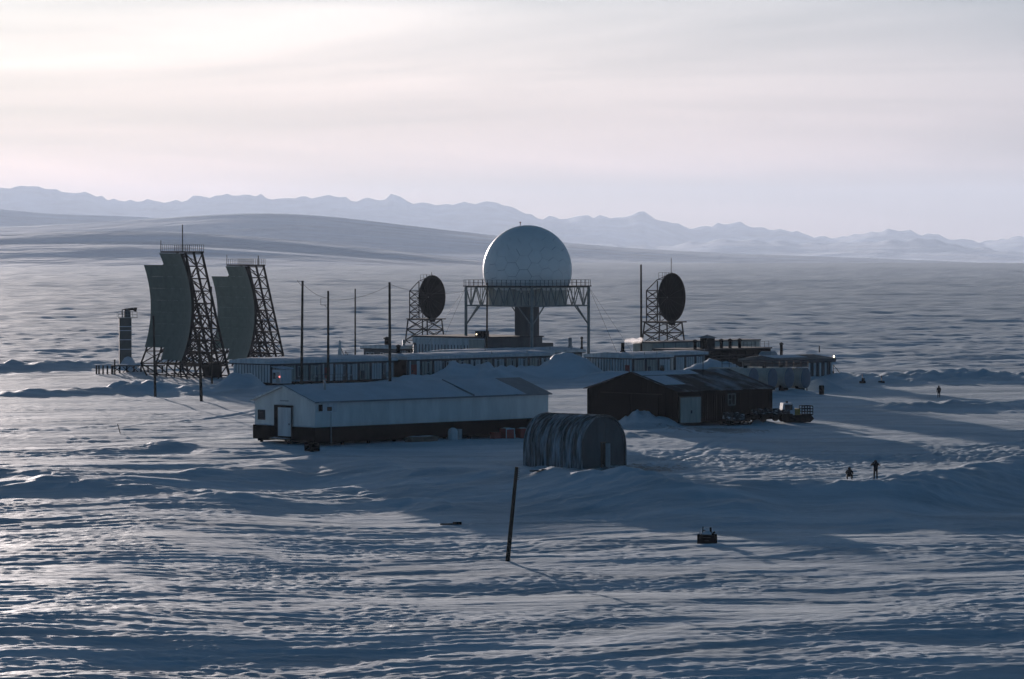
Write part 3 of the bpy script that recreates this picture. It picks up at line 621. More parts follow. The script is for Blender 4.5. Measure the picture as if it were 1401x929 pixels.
roof_pipe('smoke_stack', 'dark roof stack giving off a plume of pink-lit steam', 852, 481, 469, 663, .3, 'black_iron', False)
roof_pipe('smoke_stack', 'tall dark stack on the roof of the porch-fronted building', 1069, 488, 471, 642, .24, 'black_iron')

# ------------------------------------------------------------------ radome on its square steel platform
def radome_tower():
    c = Vector((X_at(721.5, 711), 711, 0)); rz = R(49)
    t = thing('radome_tower', 'radome tower with square steel truss platform on tall legs and dark central shaft', 'radar tower', c, rz)
    zt, zb, hs, Rr, zc = 15.25, 11.75, 8.05, 8.25, 18.4
    for sx in (-1, 1):
        for sy in (-1, 1):
            l = MB().bar((sx * hs, sy * hs, -3), (sx * hs, sy * hs, zt), .27, 8).build('leg', MAT['tower_paint'], t)
            MB().bar((sx * hs, sy * hs, 8.2), (sx * (hs - 3.4), sy * hs, zb), .13).bar((sx * hs, sy * hs, 8.2), (sx * hs, sy * (hs - 3.4), zb), .13).build('knee_brace', MAT['tower_paint'], l)
    for k in range(4):
        a = Matrix.Rotation(k * math.pi / 2, 3, 'Z'); m = MB(); f = lambda u, z, d=0: tuple(a @ Vector((u, -hs - d, z)))
        m.bar(f(-hs, zt), f(hs, zt), .20).bar(f(-hs, zb), f(hs, zb), .13)
        n = 6
        for i in range(n):
            u0, u1 = -hs + 2 * hs * i / n, -hs + 2 * hs * (i + 1) / n
            m.bar(f(u0, zt), f((u0 + u1) / 2, zb), .10).bar(f((u0 + u1) / 2, zb), f(u1, zt), .10).bar(f((u0 + u1) / 2, zb), f((u0 + u1) / 2, zt), .06)
        m.build('side_truss', MAT['tower_paint'], t)
        r = MB(); h2 = hs + .25
        for u in np.arange(-h2, h2 + .01, 1.15): r.bar(tuple(a @ Vector((u, -h2, zt + .2))), tuple(a @ Vector((u, -h2, zt + 1.3))), .045)
        for z in (.75, 1.3): r.bar(tuple(a @ Vector((-h2, -h2, zt + z))), tuple(a @ Vector((h2, -h2, zt + z))), .03)
        r.build('railing', MAT['dark_steel'], t)
    MB().box(-hs - .4, hs + .4, -hs - .4, hs + .4, zt + .05, zt + .22).build('deck', MAT['rust_steel'], t)
    j = MB()
    for u in np.linspace(-hs, hs, 7): j.bar((u, -hs, zb + .1), (u, hs, zb + .1), .09).bar((-hs, u, zb + .1), (hs, u, zb + .1), .09)
    j.build('floor_joist', MAT['tower_paint'], t)
    n = 34
    for k in range(n):
        a0, a1 = 2 * math.pi * k / n + .012, 2 * math.pi * (k + 1) / n - .012; ri, ro = 7.15, 7.35
        vs = [(r * math.cos(a), r * math.sin(a), z) for z in (zb - .05, zt) for r in (ri, ro) for a in (a0, a1)]
        MB().add(vs, [(0, 1, 3, 2), (4, 6, 7, 5), (0, 4, 5, 1), (2, 3, 7, 6), (0, 2, 6, 4), (1, 5, 7, 3)]).build('drum_panel', MAT['cream_panel'], t)
    MB().lathe([(7.12, zb), (7.12, zt)], 40).build('drum_liner', MAT['seam'], t)
    MB().box(-1.6, 1.6, -1.5, 1.7, 5.0, zb).build('shaft', MAT['grey_wall'], t)
    # geodesic shell: hexagonal and pentagonal panels, proud of the dark seams between them
    bm = bmesh.new(); bmesh.ops.create_icosphere(bm, subdivisions=3, radius=Rr); bm.verts.ensure_lookup_table()
    rot = Matrix.Rotation(.35, 3, 'Z') @ Matrix.Rotation(.5, 3, 'X')
    dome = MB().lathe([(math.cos(a) * (Rr - .10), zc + math.sin(a) * (Rr - .10)) for a in np.linspace(-.43, 1.57, 26)], 56).build('shell_seams', MAT['seam'], t, True)
    for v in bm.verts:
        cv = rot @ v.co.normalized()
        if zc + cv.z * Rr < zt - .9: continue
        cs = [rot @ f.calc_center_median().normalized() for f in v.link_faces]
        ax = cv.cross(Vector((.3, .9, .1))).normalized(); ay = cv.cross(ax); cs.sort(key=lambda p: math.atan2(p.dot(ay), p.dot(ax)))
        n = len(cs); ring = []
        for i in range(n):
            p, q = cs[i], cs[(i + 1) % n]; ring += [p, (p + q) / 2]
        m = MB(); sh = lambda p, s, r: ((cv + (p - cv) * s).normalized() * r) + Vector((0, 0, zc))
        ins = .982 + rnd.uniform(-.008, .004); vs = [cv * Rr + Vector((0, 0, zc))] + [sh(p, .5, Rr) for p in ring] + [sh(p, ins, Rr - .004) for p in ring] + [sh(p, ins, Rr - .09) for p in ring]
        k = len(ring); fs = [(0, 1 + i, 1 + (i + 1) % k) for i in range(k)]
        for b in (0, 1): fs += [(1 + b * k + i, 1 + (b + 1) * k + i, 1 + (b + 1) * k + (i + 1) % k, 1 + b * k + (i + 1) % k) for i in range(k)]
        m.add(vs, fs).build('dome_panel', MAT['radome_panel'], t)
    bm.free()
    MB().bar((-1.3, .6, zc + Rr - .2), (-1.3, .6, zc + Rr + .55), .05).bar((-1.3, .6, zc + Rr + .35), (-1.3, .6, zc + Rr + .6), .14, 8).build('obstruction_light', MAT['red_paint'], t)
    for sx, sy, ex in ((1, -1, 7.0), (-1, 1, -5.5)):
        w = MB(); a = Vector((sx * hs, sy * hs, zt)); 
        for dx in (0, 2.5): w.bar(a, (a.x + sx * (4.5 + dx), a.y + sy * (4.5 + dx), .5), .022, 4)
        w.build('guy_wire', MAT['dark_steel'], t)
radome_tower()

# ------------------------------------------------------------------ round dish antennas on lattice towers
def lattice_tower(m, b, tpl, zs, rb, legs=None):
    """x-braced tower: half-widths b at zs[0] to tpl at zs[-1]"""
    z0, z1 = zs[0], zs[-1]; hw = lambda z: b + (tpl - b) * (z - z0) / (z1 - z0)
    for a, c in zip(zs[:-1], zs[1:]):
        for s in range(4):
            q = Matrix.Rotation(s * math.pi / 2, 3, 'Z'); P = lambda u, z: tuple(q @ Vector((u * hw(z), -hw(z), z)))
            m.bar(P(-1, c), P(1, c), rb).bar(P(-1, a), P(1, c), rb * .8).bar(P(1, a), P(-1, c), rb * .8)
    return hw
def dish_tower(px, py, Y, label, mast):
    c = at(px, py, Y); rz = R(-36); zc = c.z; fw = Matrix.Rotation(rz, 3, 'Z') @ Vector((1, 0, 0))
    base = Vector((c.x, c.y, 0)); gz = hz(base.x, base.y)
    t = thing('dish_antenna', label, 'dish antenna', (base.x, base.y, gz - .3), rz, 'round dish antennas on lattice towers'); z = zc - gz + .3
    Rd, dp = 4.6, 1.05; zp = z - 4.75
    n, k = 40, 8; m = MB(); vs = []
    for side in (0, 1):
        for i in range(k + 1):
            r = .15 + (Rd - .15) * i / k; x = -dp * (1 - (r / Rd) ** 2) - side * .10
            vs += [(x, r * math.cos(2 * math.pi * j / n), z + r * math.sin(2 * math.pi * j / n)) for j in range(n)]
    o2 = (k + 1) * n; fs = []
    for i in range(k):
        for j in range(n):
            j2 = (j + 1) % n; fs += [(i * n + j, i * n + j2, (i + 1) * n + j2, (i + 1) * n + j), (o2 + i * n + j, o2 + (i + 1) * n + j, o2 + (i + 1) * n + j2, o2 + i * n + j2)]
    fs += [(k * n + j, k * n + (j + 1) % n, o2 + k * n + (j + 1) % n, o2 + k * n + j) for j in range(n)]
    rf = m.add(vs, fs).build('reflector', MAT['dish_mesh'], t, True)
    rim = MB()
    for j in range(32):
        a, b = 2 * math.pi * j / 32, 2 * math.pi * (j + 1) / 32; rim.bar((-.05, Rd * math.cos(a), z + Rd * math.sin(a)), (-.05, Rd * math.cos(b), z + Rd * math.sin(b)), .10)
    rim.build('rim', MAT['rust_steel'], rf)
    rib = MB()
    for j in range(16):
        a = 2 * math.pi * j / 16; ca, sa = math.cos(a), math.sin(a)
        rib.bar((-2.1, .9 * ca, z + .9 * sa), (-.15, Rd * ca, z + Rd * sa), .06).bar((-1.3, 1.6 * ca, z + 1.6 * sa), (-2.1, .9 * ca, z + .9 * sa), .05)
        pr = [(-dp * (1 - (r / Rd) ** 2) + .05, r * ca, z + r * sa) for r in (.8, 2, 3.2, 4.4)]
        for p, q in zip(pr[:-1], pr[1:]): rib.bar(p, q, .035)
    rib.build('rib', MAT['dark_steel'], rf)
    # lattice tower below the dish, set back behind it
    cx = -2.0; lg = MB(); hw0, hw1 = 3.5, 2.55
    for sx in (-1, 1):
        for sy in (-1, 1): MB().bar((cx + sx * hw0, sy * hw0, -1.5), (cx + sx * hw1, sy * hw1, zp), .15).build('leg', MAT['dark_steel'], t)
    lat = MB(); lattice_tower(lat, hw0, hw1, [.2, zp * .3, zp * .55, zp * .78, zp], .12); lat.v = [(x + cx, y, zz) for x, y, zz in lat.v]
    lat.build('lattice', MAT['dark_steel'], t)
    MB().box(cx - hw1 - .3, cx + hw1 + .9, -hw1 - .3, hw1 + .3, zp, zp + .22).build('platform', MAT['dark_steel'], t)
    bk = MB(); xb = cx - 2.3; zt2 = z + 1.3; ys = (-2.3, 2.3); nz = 4; dz = (zt2 - zp) / nz
    for y in ys:
        bk.bar((xb, y, zp), (xb, y, zt2), .12).bar((cx + .2, y, zp), (cx + .2, y, z + 3.2), .12).bar((xb, y, zt2), (cx + .2, y, z + 3.4), .10).bar((cx + .2, y, z + 3.4), (-.5, y * .6, z + 4.1), .09)
        for i in range(nz):
            za, zb2 = zp + i * dz, zp + (i + 1) * dz; bk.bar((xb, y, zb2), (cx + .2, y, zb2), .11).bar((xb, y, za), (cx + .2, y, zb2), .08).bar((cx + .2, y, za), (xb, y, zb2), .08)
        bk.bar((cx + .2, y, zp + 2.2), (.0, y * .4, zp + .3), .08)
    for i in range(nz + 1):
        zz = zp + i * dz; bk.bar((xb, ys[0], zz), (xb, ys[1], zz), .11)
        if i < nz: bk.bar((xb, ys[0], zz), (xb, ys[1], zz + dz), .06).bar((xb, ys[1], zz), (xb, ys[0], zz + dz), .06)
    bk.build('back_frame', MAT['dark_steel'], t)
    tp = MB().box(-2.4, -.6, -1.1, 1.1, z + 3.35, z + 3.45).build('top_platform', MAT['dark_steel'], t)
    rl = MB()
    for x in (-2.35, -1.5, -.65):
        for y in (-1.05, 1.05): rl.bar((x, y, z + 3.4), (x, y, z + 4.75), .04)
    for y in (-1.05, 1.05): rl.bar((-2.35, y, z + 4.75), (-.65, y, z + 4.75), .035).bar((-2.35, y, z + 4.1), (-.65, y, z + 4.1), .03)
    rl.bar((-2.35, -1.05, z + 4.75), (-2.35, 1.05, z + 4.75), .035).build('railing', MAT['dark_steel'], tp)
    MB().box(-.4, .5, -.5, .4, zp - .5, zp + .35).build('feed_box', MAT['black_iron'], t)
    if mast: MB().bar((-.2, 0, z + Rd - .1), (-.2, 0, z + Rd + mast), .06, 6).build('lightning_rod', MAT['dark_steel'], t)
dish_tower(591.5, 406.5, 815, 'round black dish antenna on lattice tower, left of the radome', .7)
dish_tower(919.5, 407, 729, 'round black dish antenna with a tall rod on top, right of the radome', 2.9)

# ------------------------------------------------------------------ billboard reflectors
def billboard(px, Y, dz, label, mast, ppx=0):
    x0 = X_at(px, Y); rz = R(27.5); t = thing('billboard_antenna', label, 'antenna', (x0, Y, dz), rz, 'curved billboard antennas on lattice frames')
    zc, F, hw, z0, z1 = 12.0, 10.5, 9.1, 3.0, 21.4
    sx = lambda w, z: -(w * w + (z - zc) ** 2) / (4 * F)
    nc, nr = 7, 9; ws = np.linspace(-hw, hw, nc + 1); zs = np.linspace(z0, z1, nr + 1)
    for i in range(nc):
        for j in range(nr):
            if i >= 5 and (j == nr - 1 or j == 0): continue
            a, b, c, d = ws[i] + .004, ws[i + 1] - .004, zs[j] + .004, zs[j + 1] - .004; m = MB(); vs = []
            us, qs = np.linspace(a, b, 3), np.linspace(c, d, 3)
            for off in (0, .07): vs += [(sx(u, q) + off, u, q) for u in us for q in qs]
            fs = []
            for p in range(2):
                for q in range(2): k = p * 3 + q; fs += [(k, k + 1, k + 4, k + 3), (k + 9, k + 12, k + 13, k + 10)]
            for e in ((0, 1), (1, 2), (2, 5), (5, 8), (8, 7), (7, 6), (6, 3), (3, 0)): fs.append((e[0], e[0] + 9, e[1] + 9, e[1]))
            m.add(vs, fs).build('reflector_panel', MAT['antenna_panel'], t)
    zb, zr = 1.0, z1 + .2
    rx = lambda z: 0.0 + (4.9 - .0) * (zr - z) / (zr - zb) + .0
    fw = np.linspace(-hw, hw, 6); lv_all = np.linspace(2.2, zr - .3, 10)
    for w in fw:
        m = MB(); fx = lambda z: sx(w, z) + .45; lv = lv_all if w < 4.5 else lv_all[:-1]
        for a, b in zip(lv[:-1], lv[1:]): m.bar((fx(a), w, a), (fx(b), w, b), .17)
        m.bar((rx(zb - 1.5), w, zb - 1.5), (rx(lv[-1] + .3), w, lv[-1] + .3), .23)
        for i, a in enumerate(lv):
            m.bar((fx(a), w, a), (rx(a), w, a), .13)
            if i < len(lv) - 1:
                b = lv[i + 1]; mid = ((fx(b) + rx(b)) / 2, w, b)
                if i < 5: m.bar((fx(a), w, a), mid, .12).bar((rx(a), w, a), mid, .12).bar(((fx(a) + rx(a)) / 2, w, a), (fx(b), w, b), .06).bar(((fx(a) + rx(a)) / 2, w, a), (rx(b), w, b), .06)
                else: m.bar((fx(a), w, a), (rx(b), w, b), .08) if i % 2 else m.bar((rx(a), w, a), (fx(b), w, b), .08)
        m.bar((fx(2.2), w, 2.2), (-2.2, w, -1.0), .15).bar((fx(2.2), w, 2.2), (1.6, w, -1.0), .13).bar((rx(2.2), w, 2.2), (2.2, w, -1), .12)
        m.build('truss_frame', MAT['rust_steel'], t)
    m = MB(); lv = lv_all
    for i, a in enumerate(lv):
        he = hw if i < 9 else 4
        m.bar((rx(a), -hw, a), (rx(a), he, a), .13).bar((sx(0, a) + .5, -hw, a), (sx(0, a) + .5, he, a), .07)
        if i < len(lv) - 1:
            for k in range(5 if i < 8 else 3):
                p, q = (fw[k], fw[k + 1]) if (i + k) % 2 else (fw[k + 1], fw[k]); m.bar((rx(a), p, a), (rx(lv[i + 1]), q, lv[i + 1]), .10)
                if i < 6: m.bar(((rx(a) + sx(0, a)) / 2, p, a), ((rx(lv[i + 1]) + sx(0, lv[i + 1])) / 2, q, lv[i + 1]), .06)
    m.build('cross_bracing', MAT['rust_steel'], t)
    for w in fw:
        for x in (-2.2, 1.9, 6.2): MB().box(x - .45, x + .45, w - .4, w + .4, -2.5, -.1).build('footing', MAT['concrete'], t)
    MB().bar((-2.2, -hw, .35), (-2.2, hw, .35), .16).bar((1.9, -hw, .35), (1.9, hw, .35), .16).bar((6.2, -hw, .35), (6.2, hw, .35), .16).build('base_beam', MAT['rust_steel'], t)
    pl = MB().box(-2.3, .4, -hw, 3.8, z1 + .06, z1 + .34).build('top_platform', MAT['rust_steel'], t); r = MB()
    for w in np.arange(-hw, 3.9, .92):
        r.bar((-2.25, w, z1 + .3), (-2.25, w, z1 + 1.45), .04).bar((.35, w, z1 + .3), (.35, w, z1 + 1.45), .04)
    for x in (-2.25, .35):
        for q in (.85, 1.45): r.bar((x, -hw, z1 + q), (x, 3.8, z1 + q), .03)
    r.build('railing', MAT['dark_steel'], pl)
    MB().bar((-2.2, 3.8, z1 + .3), (-2.2, 3.8, z1 + 2.2), .06).build('lightning_rod', MAT['dark_steel'], pl)
    MB().bar((-1, -3.0 if mast > 2 else -hw + .2, z1 + .3), (-1, -3.0 if mast > 2 else -hw + .2, z1 + 1.5 + mast), .09, 6).build('mast', MAT['dark_steel'], pl)
    MB().box(2.6, 5.0, -6, -3.6, -.8, 2.6).build('equipment_hut', MAT['rust_steel'], t)
billboard(248, 662, hz(X_at(248, 662), 662), 'larger curved billboard antenna with a tall mast on top, beside the feed tower', 3.4)
billboard(335, 757, -2.6, 'curved billboard antenna without a tall mast, rising behind the module building', .6)

# ------------------------------------------------------------------ feed tower facing the billboards, with deck and posts
def feed_tower():
    Y = 690; c = at(171.5, 512, Y); gz = hz(c.x, Y); t = thing('feed_tower', 'slender square feed tower with railed top platform and bent horn, snow at its foot', 'tower', (c.x, Y, gz), R(8))
    top = Z_at(435, Y) - gz; w = 1.08
    MB().box(-w, w, -w, w, -1, top).build('shaft', MAT['tower_clad'], t)
    for py in (446.5, 452, 464.5, 477.5): z = Z_at(py, Y) - gz; MB().box(-w - .06, w + .06, -w - .14, w + .06, z - .08, z + .05).build('ledge', MAT['frost'], t)
    MB().lathe([(2.2, -.6), (1.9, .3), (1.55, 1.0), (1.2, 1.6), (.8, 2.3), (.3, 2.7)], 18, (.4, -.55)).build('snow_skirt', MAT['frost'], t, True)
    pl = MB().box(-w - .25, w + 1.1, -w - .25, w + .25, top, top + .14).build('platform', MAT['galvanised'], t); r = MB(); x0, x1, y0 = -w - .2, w + 1.05, w + .2
    for x in np.linspace(x0, x1, 5):
        for y in (-y0, y0): r.bar((x, y, top), (x, y, top + 1.15), .035)
    for y in (-y0, y0):
        for z in (.6, 1.15): r.bar((x0, y, top + z), (x1, y, top + z), .03)
    for x in (x0, x1):
        for z in (.6, 1.15): r.bar((x, -y0, top + z), (x, y0, top + z), .03)
    r.build('railing', MAT['galvanised'], pl)
    h = MB().box(-.2, .95, -.5, .5, top + .14, top + 1.3).bar((.3, 0, top + 1.3), (.5, 0, top + 1.55), .35, 8).build('horn_cabinet', MAT['grey_wall'], t)
    MB().bar((-.1, 0, top + 1.45), (1.5, 0, top + 1.62), .22, 8).bar((1.5, 0, top + 1.6), (2.05, 0, top + 1.45), .28, 8, .42).build('horn', MAT['black_iron'], t, False)
    MB().bar((-.55, 0, top + .1), (-.55, 0, top + 1.5), .12).bar((-.55, 0, top + 1.45), (0, 0, top + 1.55), .12).build('horn_arm', MAT['black_iron'], t)
    return Y, gz
FY, Fz = feed_tower()
for k, px in enumerate((132, 135.5, 141, 147, 153, 157)):
    g = G(px, 512); h = (511 - (499 if k != 5 else 491)) / FPX * g.y
    o = MB().bar((0, 0, -.6), (0, 0, h), .17, 6, .15).build('timber_post', MAT['pole_timber']); o.location = g
    tag(o, 'short dark timber post in the row left of the feed tower' if k != 5 else 'tallest timber post of the row, close to the feed tower', 'post', 'posts beside the feed tower')
g = G(185, 511); dkk = thing('low_deck', 'low timber deck with snowy top running from feed tower to billboard antenna', 'deck', (g.x, g.y + 2, g.z), R(0))
MB().box(-4.5, 4.8, 0, 3.0, 1.15, 1.35).build('deck_top', MAT['weathered_timber'], dkk); snow_slab(-4.4, 4.7, 0, 3, lambda x, y: 1.353, 'deck_snow', dkk, 97, .1, .5)
for x in np.arange(-4.2, 4.8, 1.25): MB().box(x - .13, x + .13, .1, .36, -.6, 1.15).build('deck_post', MAT['dark_timber'], dkk)
for x0, x1 in ((-4, -2.8), (-2.4, -1.2), (-.8, .4)):
    MB().bar((x0, .05, .1), (x1, .05, 1.1), .09).bar((x1, .05, .1), (x0, .05, 1.1), .09).build('cross_brace', MAT['dark_timber'], dkk)

# ------------------------------------------------------------------ poles
def pole(label, base, top, r=.2, arm=None, name='utility_pole', group='bare timber poles round the station', mat='pole_timber'):
    o = thing(name, label, 'pole', base, 0, group); b = Vector(base); d = Vector(top) - b
    s = MB().bar(d * (-.6 / max(d.length, .1)), d, r, 10, r * .72).build('shaft', MAT[mat], o, False)
    if arm:
        m = MB(); a = Vector(d)
        if arm == 'bracket': m.bar(a + Vector((0, 0, -.1)), a + Vector((-.85, 0, -.05)), .05).bar(a + Vector((-.85, 0, -.05)), a + Vector((-.1, 0, -.85)), .04).bar(a + Vector((-.85, 0, -.05)), a + Vector((-.85, 0, .1)), .05)
        if arm == 'box': m.bar(a + Vector((0, 0, -2.3)), a + Vector((-1.2, 0, -2.3)), .05).bar(a + Vector((-1.2, 0, -2.3)), a + Vector((-1.2, 0, -1.2)), .04).bar(a + Vector((-1.2, 0, -1.2)), a + Vector((0, 0, -1.1)), .03).bar(a + Vector((-.6, 0, -2.3)), a + Vector((-.05, 0, -2.9)), .04)
        m.build('bracket', MAT['dark_steel'], o)
    return o
def pole_px(label, bx, by, tx, ty, r, Y=None, arm=None, **kw):
    if Y is None: g = G(bx, by)
    else: p = at(bx, by, Y); g = Vector((p.x, Y, hz(p.x, Y)))
    return pole(label, g, at(tx, ty, g.y), r, arm, **kw)
pole_px('bare timber pole in the snow before the larger billboard antenna reflector', 212.5, 543, 210, 432, .21)
pole_px('stubby bare timber pole at the end of the low snow bank', 275.5, 549, 272.5, 457, .24)
pole_px('bare timber pole standing between the two billboard antennas', 290, 525, 289, 392, .19)
pole_px('timber pole with small triangular bracket at its top, by the red door', 412.5, 527, 414, 384, .25, 619, 'bracket')
pole_px('timber pole with square bracket below its top, in front of the module windows', 449, 525, 449, 398, .23, 624, 'box')
pole_px('thin bare timber pole rising behind the module building roof', 486, 505, 486, 395, .17, 692)
pole_px('thick bare timber pole at the end of the first module building', 533.5, 523, 533, 386, .27, 634)
pole_px('thin dark pole in front of the radome platform, left side', 666, 480, 666.5, 387, .2, 688)
pole_px('tall bare pole beside the dish tower with the rod', 877.5, 478, 877, 362, .23, 690)
lp = pole_px('leaning lone timber pole in the open foreground snow', 694.5, 768, 707, 639, .19, None, None, name='leaning_pole')
lm = MB()
d = Vector(at(707, 639, lp.location.y)) - lp.location
for k in range(7): q = d * (1 - .012 - k * .02); lm.bar(q + Vector((.10, -.05, 0)), q + Vector((.26, -.05, .02)), .03)
lm.build('step_bolts', MAT['dark_steel'], lp)
pole_px('thin crooked stake stuck in the snow left of the warehouse', 164.5, 593, 161, 580, .06, None, None, name='stake')
pole_px('small marker post far out on the open plain', 1121, 482, 1121, 473, .16, None, None, name='marker_post', mat='black_iron')

# ------------------------------------------------------------------ fuel tanks with catwalk
tk0 = G(1103, 541)
tpos = [(1031, 0), (1057, 1), (1080, 2), (1102.5, 3)]
for px, k in tpos:
    Y = 594 - (3 - k) * 4.1; x = X_at(px, Y); gz = hz(x, Y)
    t = thing('fuel_tank', ('horizontal fuel tank partly hidden by the garage roof', 'second horizontal fuel tank in the row, counting from the garage roof', 'third horizontal fuel tank in the row, counting from the garage roof', 'last horizontal fuel tank in the row, beside the dark barrel')[k], 'fuel tank', (x, Y, gz), R(58), 'fuel tanks lying side by side')
    rr_ = 1.58; zc_ = max(0, -.2 - gz) * 0 + 1.95; m = MB(); n = 28; prof = [(-.28, .35), (-.2, .8), (-.06, 1.0), (0, 1.0), (7.5, 1.0), (7.7, .5)]; vs = []
    for y, s in prof: vs += [(rr_ * s * math.cos(2 * math.pi * j / n), y, zc_ + rr_ * s * math.sin(2 * math.pi * j / n)) for j in range(n)]
    fs = [(i * n + j, i * n + (j + 1) % n, (i + 1) * n + (j + 1) % n, (i + 1) * n + j) for i in range(3, len(prof) - 1) for j in range(n)] + [tuple(range(len(prof) * n - 1, (len(prof) - 1) * n - 1, -1))]
    m.add(vs, fs).build('shell', MAT['tank_body'], t, True)
    m = MB(); m.add(vs[:4 * n], [(i * n + j, i * n + (j + 1) % n, (i + 1) * n + (j + 1) % n, (i + 1) * n + j) for i in range(3) for j in range(n)] + [tuple(range(n))]).build('end_cap', MAT['tank_end'], t, True)
    hoop = MB()
    for y in (.25, 3.6, 7.0):
        for j in range(28):
            a, b = 2 * math.pi * j / 28, 2 * math.pi * (j + 1) / 28; hoop.bar((rr_ * math.cos(a), y, zc_ + rr_ * math.sin(a)), (rr_ * math.cos(b), y, zc_ + rr_ * math.sin(b)), .05)
    hoop.build('hoop', MAT['galvanised'], t)
    for y in (1.0, 6.2): MB().box(-1.3, 1.3, y - .15, y + .15, -.8, .75).build('saddle', MAT['dark_timber'], t)
    MB().lathe([(.3, zc_ + rr_ - .1), (.3, zc_ + rr_ + .3), (.34, zc_ + rr_ + .36)], 12, (0, 1.4)).build('hatch', MAT['dark_steel'], t)
cw = thing('tank_catwalk', 'frosted steel catwalk with railings above the fuel tanks', 'catwalk', (X_at(1047, 594), 594, 0), R(3)); L2 = 6.7
MB().box(-L2, L2, -.5, .5, 4.0, 4.08).build('walkway', MAT['frost'], cw); r = MB()
for x in np.linspace(-L2, L2, 13):
    for y in (-.48, .48): r.bar((x, y, 4.05), (x, y, 5.1), .035)
for y in (-.48, .48):
    for z in (4.6, 5.1): r.bar((-L2, y, z), (L2, y, z), .03)
r.build('railing', MAT['rust_steel'], cw); hr = MB()
for x in np.linspace(-L2, L2, 26): hr.bar((x, -.54, 3.98), (x, -.54, 3.98 - rnd.uniform(.1, .35)), .05)
hr.build('icicle', MAT['frost'], cw)
for x in np.linspace(-L2 + .2, L2 - .2, 5): MB().bar((x, 0, -1.5), (x, 0, 4.0), .09).build('post', MAT['dark_steel'], cw)
g = at_z(1124, 538, hz(X_at(1124, 596), 596)); bb = thing('dark_barrel', 'small dark barrel in the snow to the right of the fuel tanks', 'barrel', g)
MB().lathe([(.36, -.2), (.4, 0), (.4, .5), (.43, .52), (.4, .55), (.4, 1.1), (.36, 1.15)], 14).build('drum', MAT['black_iron'], bb, True); MB().lathe([(.3, 1.15), (.36, 1.2)], 14).build('lid', MAT['rust_steel'], bb)

# ------------------------------------------------------------------ machines and scrap by the garage
def tracked_carrier():
    p = on_ga(19.6, -2.2); t = thing('tracked_carrier', 'yellow tracked carrier with frosted cab and open square rack on its back', 'tracked vehicle', p, R(8))
    for y in (-1.0, 1.0):
        tr = MB().prism([(-2.1, .45), (-1.7, .05), (1.7, .05), (2.2, .5), (1.9, .85), (-1.9, .85)], y - .3, y + .3).build('track', MAT['black_iron'], t)
        for x in (-1.4, -.7, 0, .7, 1.4): MB().lathe([(.27, -.04), (.27, .04)], 14).build('road_wheel', MAT['rust_steel'], tr).matrix_local = Matrix.Translation((x, y - .34, .4)) @ Matrix.Rotation(math.pi / 2, 4, 'X')
    MB().box(-2.0, 2.0, -.68, .68, .5, .95).build('hull', MAT['black_iron'], t)
    cb = MB().prism([(-1.9, .96), (-.3, .96), (-.3, 1.7), (-.6, 2.5), (-1.8, 2.5), (-1.9, 1.7)], -.95, .95).build('cab', MAT['frost'], t)
    MB().box(-1.6, -.6, -.975, -.955, 1.6, 2.3).build('cab_window', MAT['glass'], cb)
    MB().add([(-.29, -.75, 1.65), (-.29, .75, 1.65), (-.56, .75, 2.35), (-.56, -.75, 2.35), (-.24, -.75, 1.67), (-.24, .75, 1.67), (-.51, .75, 2.37), (-.51, -.75, 2.37)], [(0, 1, 2, 3), (7, 6, 5, 4), (0, 4, 5, 1), (1, 5, 6, 2), (2, 6, 7, 3), (3, 7, 4, 0)]).build('windscreen', MAT['glass'], cb)
    MB().box(-.28, .45, -.8, .8, .96, 1.75).build('engine_cover', MAT['yellow_paint'], t)
    r = MB()
    for x in np.linspace(.7, 2.1, 5): r.bar((x, -.9, .95), (x, -.9, 2.1), .06).bar((x, .9, .95), (x, .9, 2.1), .06)
    for z in np.linspace(1.0, 2.1, 4):
        for y in (-.9, .9): r.bar((.7, y, z), (2.1, y, z), .06)
        r.bar((2.1, -.9, z), (2.1, .9, z), .06)
    r.build('rack', MAT['black_iron'], t); MB().box(.46, 2.15, -.92, .92, .955, 1.0).build('load_bed', MAT['rust_steel'], t)
    MB().bar((-1.2, -.3, 2.5), (-1.2, -.3, 2.75), .15, 8).build('beacon', MAT['black_iron'], t)
tracked_carrier()
def flatbed():
    p = on_ga(14.2, -2.6); t = thing('flatbed_trailer', 'dark flatbed trailer piled with frosted scrap along the garage wall', 'trailer', p, R(30))
    MB().box(-2.9, 2.9, -1.1, 1.1, .75, .95).build('bed', MAT['dark_timber'], t)
    for x in (-1.6, 1.6):
        for y in (-1.0, 1.0): w = MB().lathe([(.25, -.13), (.45, -.12), (.45, .12), (.25, .13)], 18).build('wheel', MAT['black_iron'], t); w.matrix_local = Matrix.Translation((x, y, .42)) @ Matrix.Rotation(math.pi / 2, 4, 'X')
    MB().bar((2.9, 0, .8), (4.0, 0, .35), .08).build('drawbar', MAT['rust_steel'], t)
    for k in range(14):
        x, y = rnd.uniform(-2.5, 2.3), rnd.uniform(-.8, .6); a, b, c = rnd.uniform(.4, 1.4), rnd.uniform(.2, .6), rnd.uniform(.25, .85)
        MB().slab((x, y, .96 + c), (x + a, y, .96 + c - rnd.uniform(0, .2)), (x + a, y + b, .96 + c), (x, y + b, .96 + c - rnd.uniform(0, .2)), c - .02).build('scrap_piece', MAT['frosted_junk'], t)
flatbed()
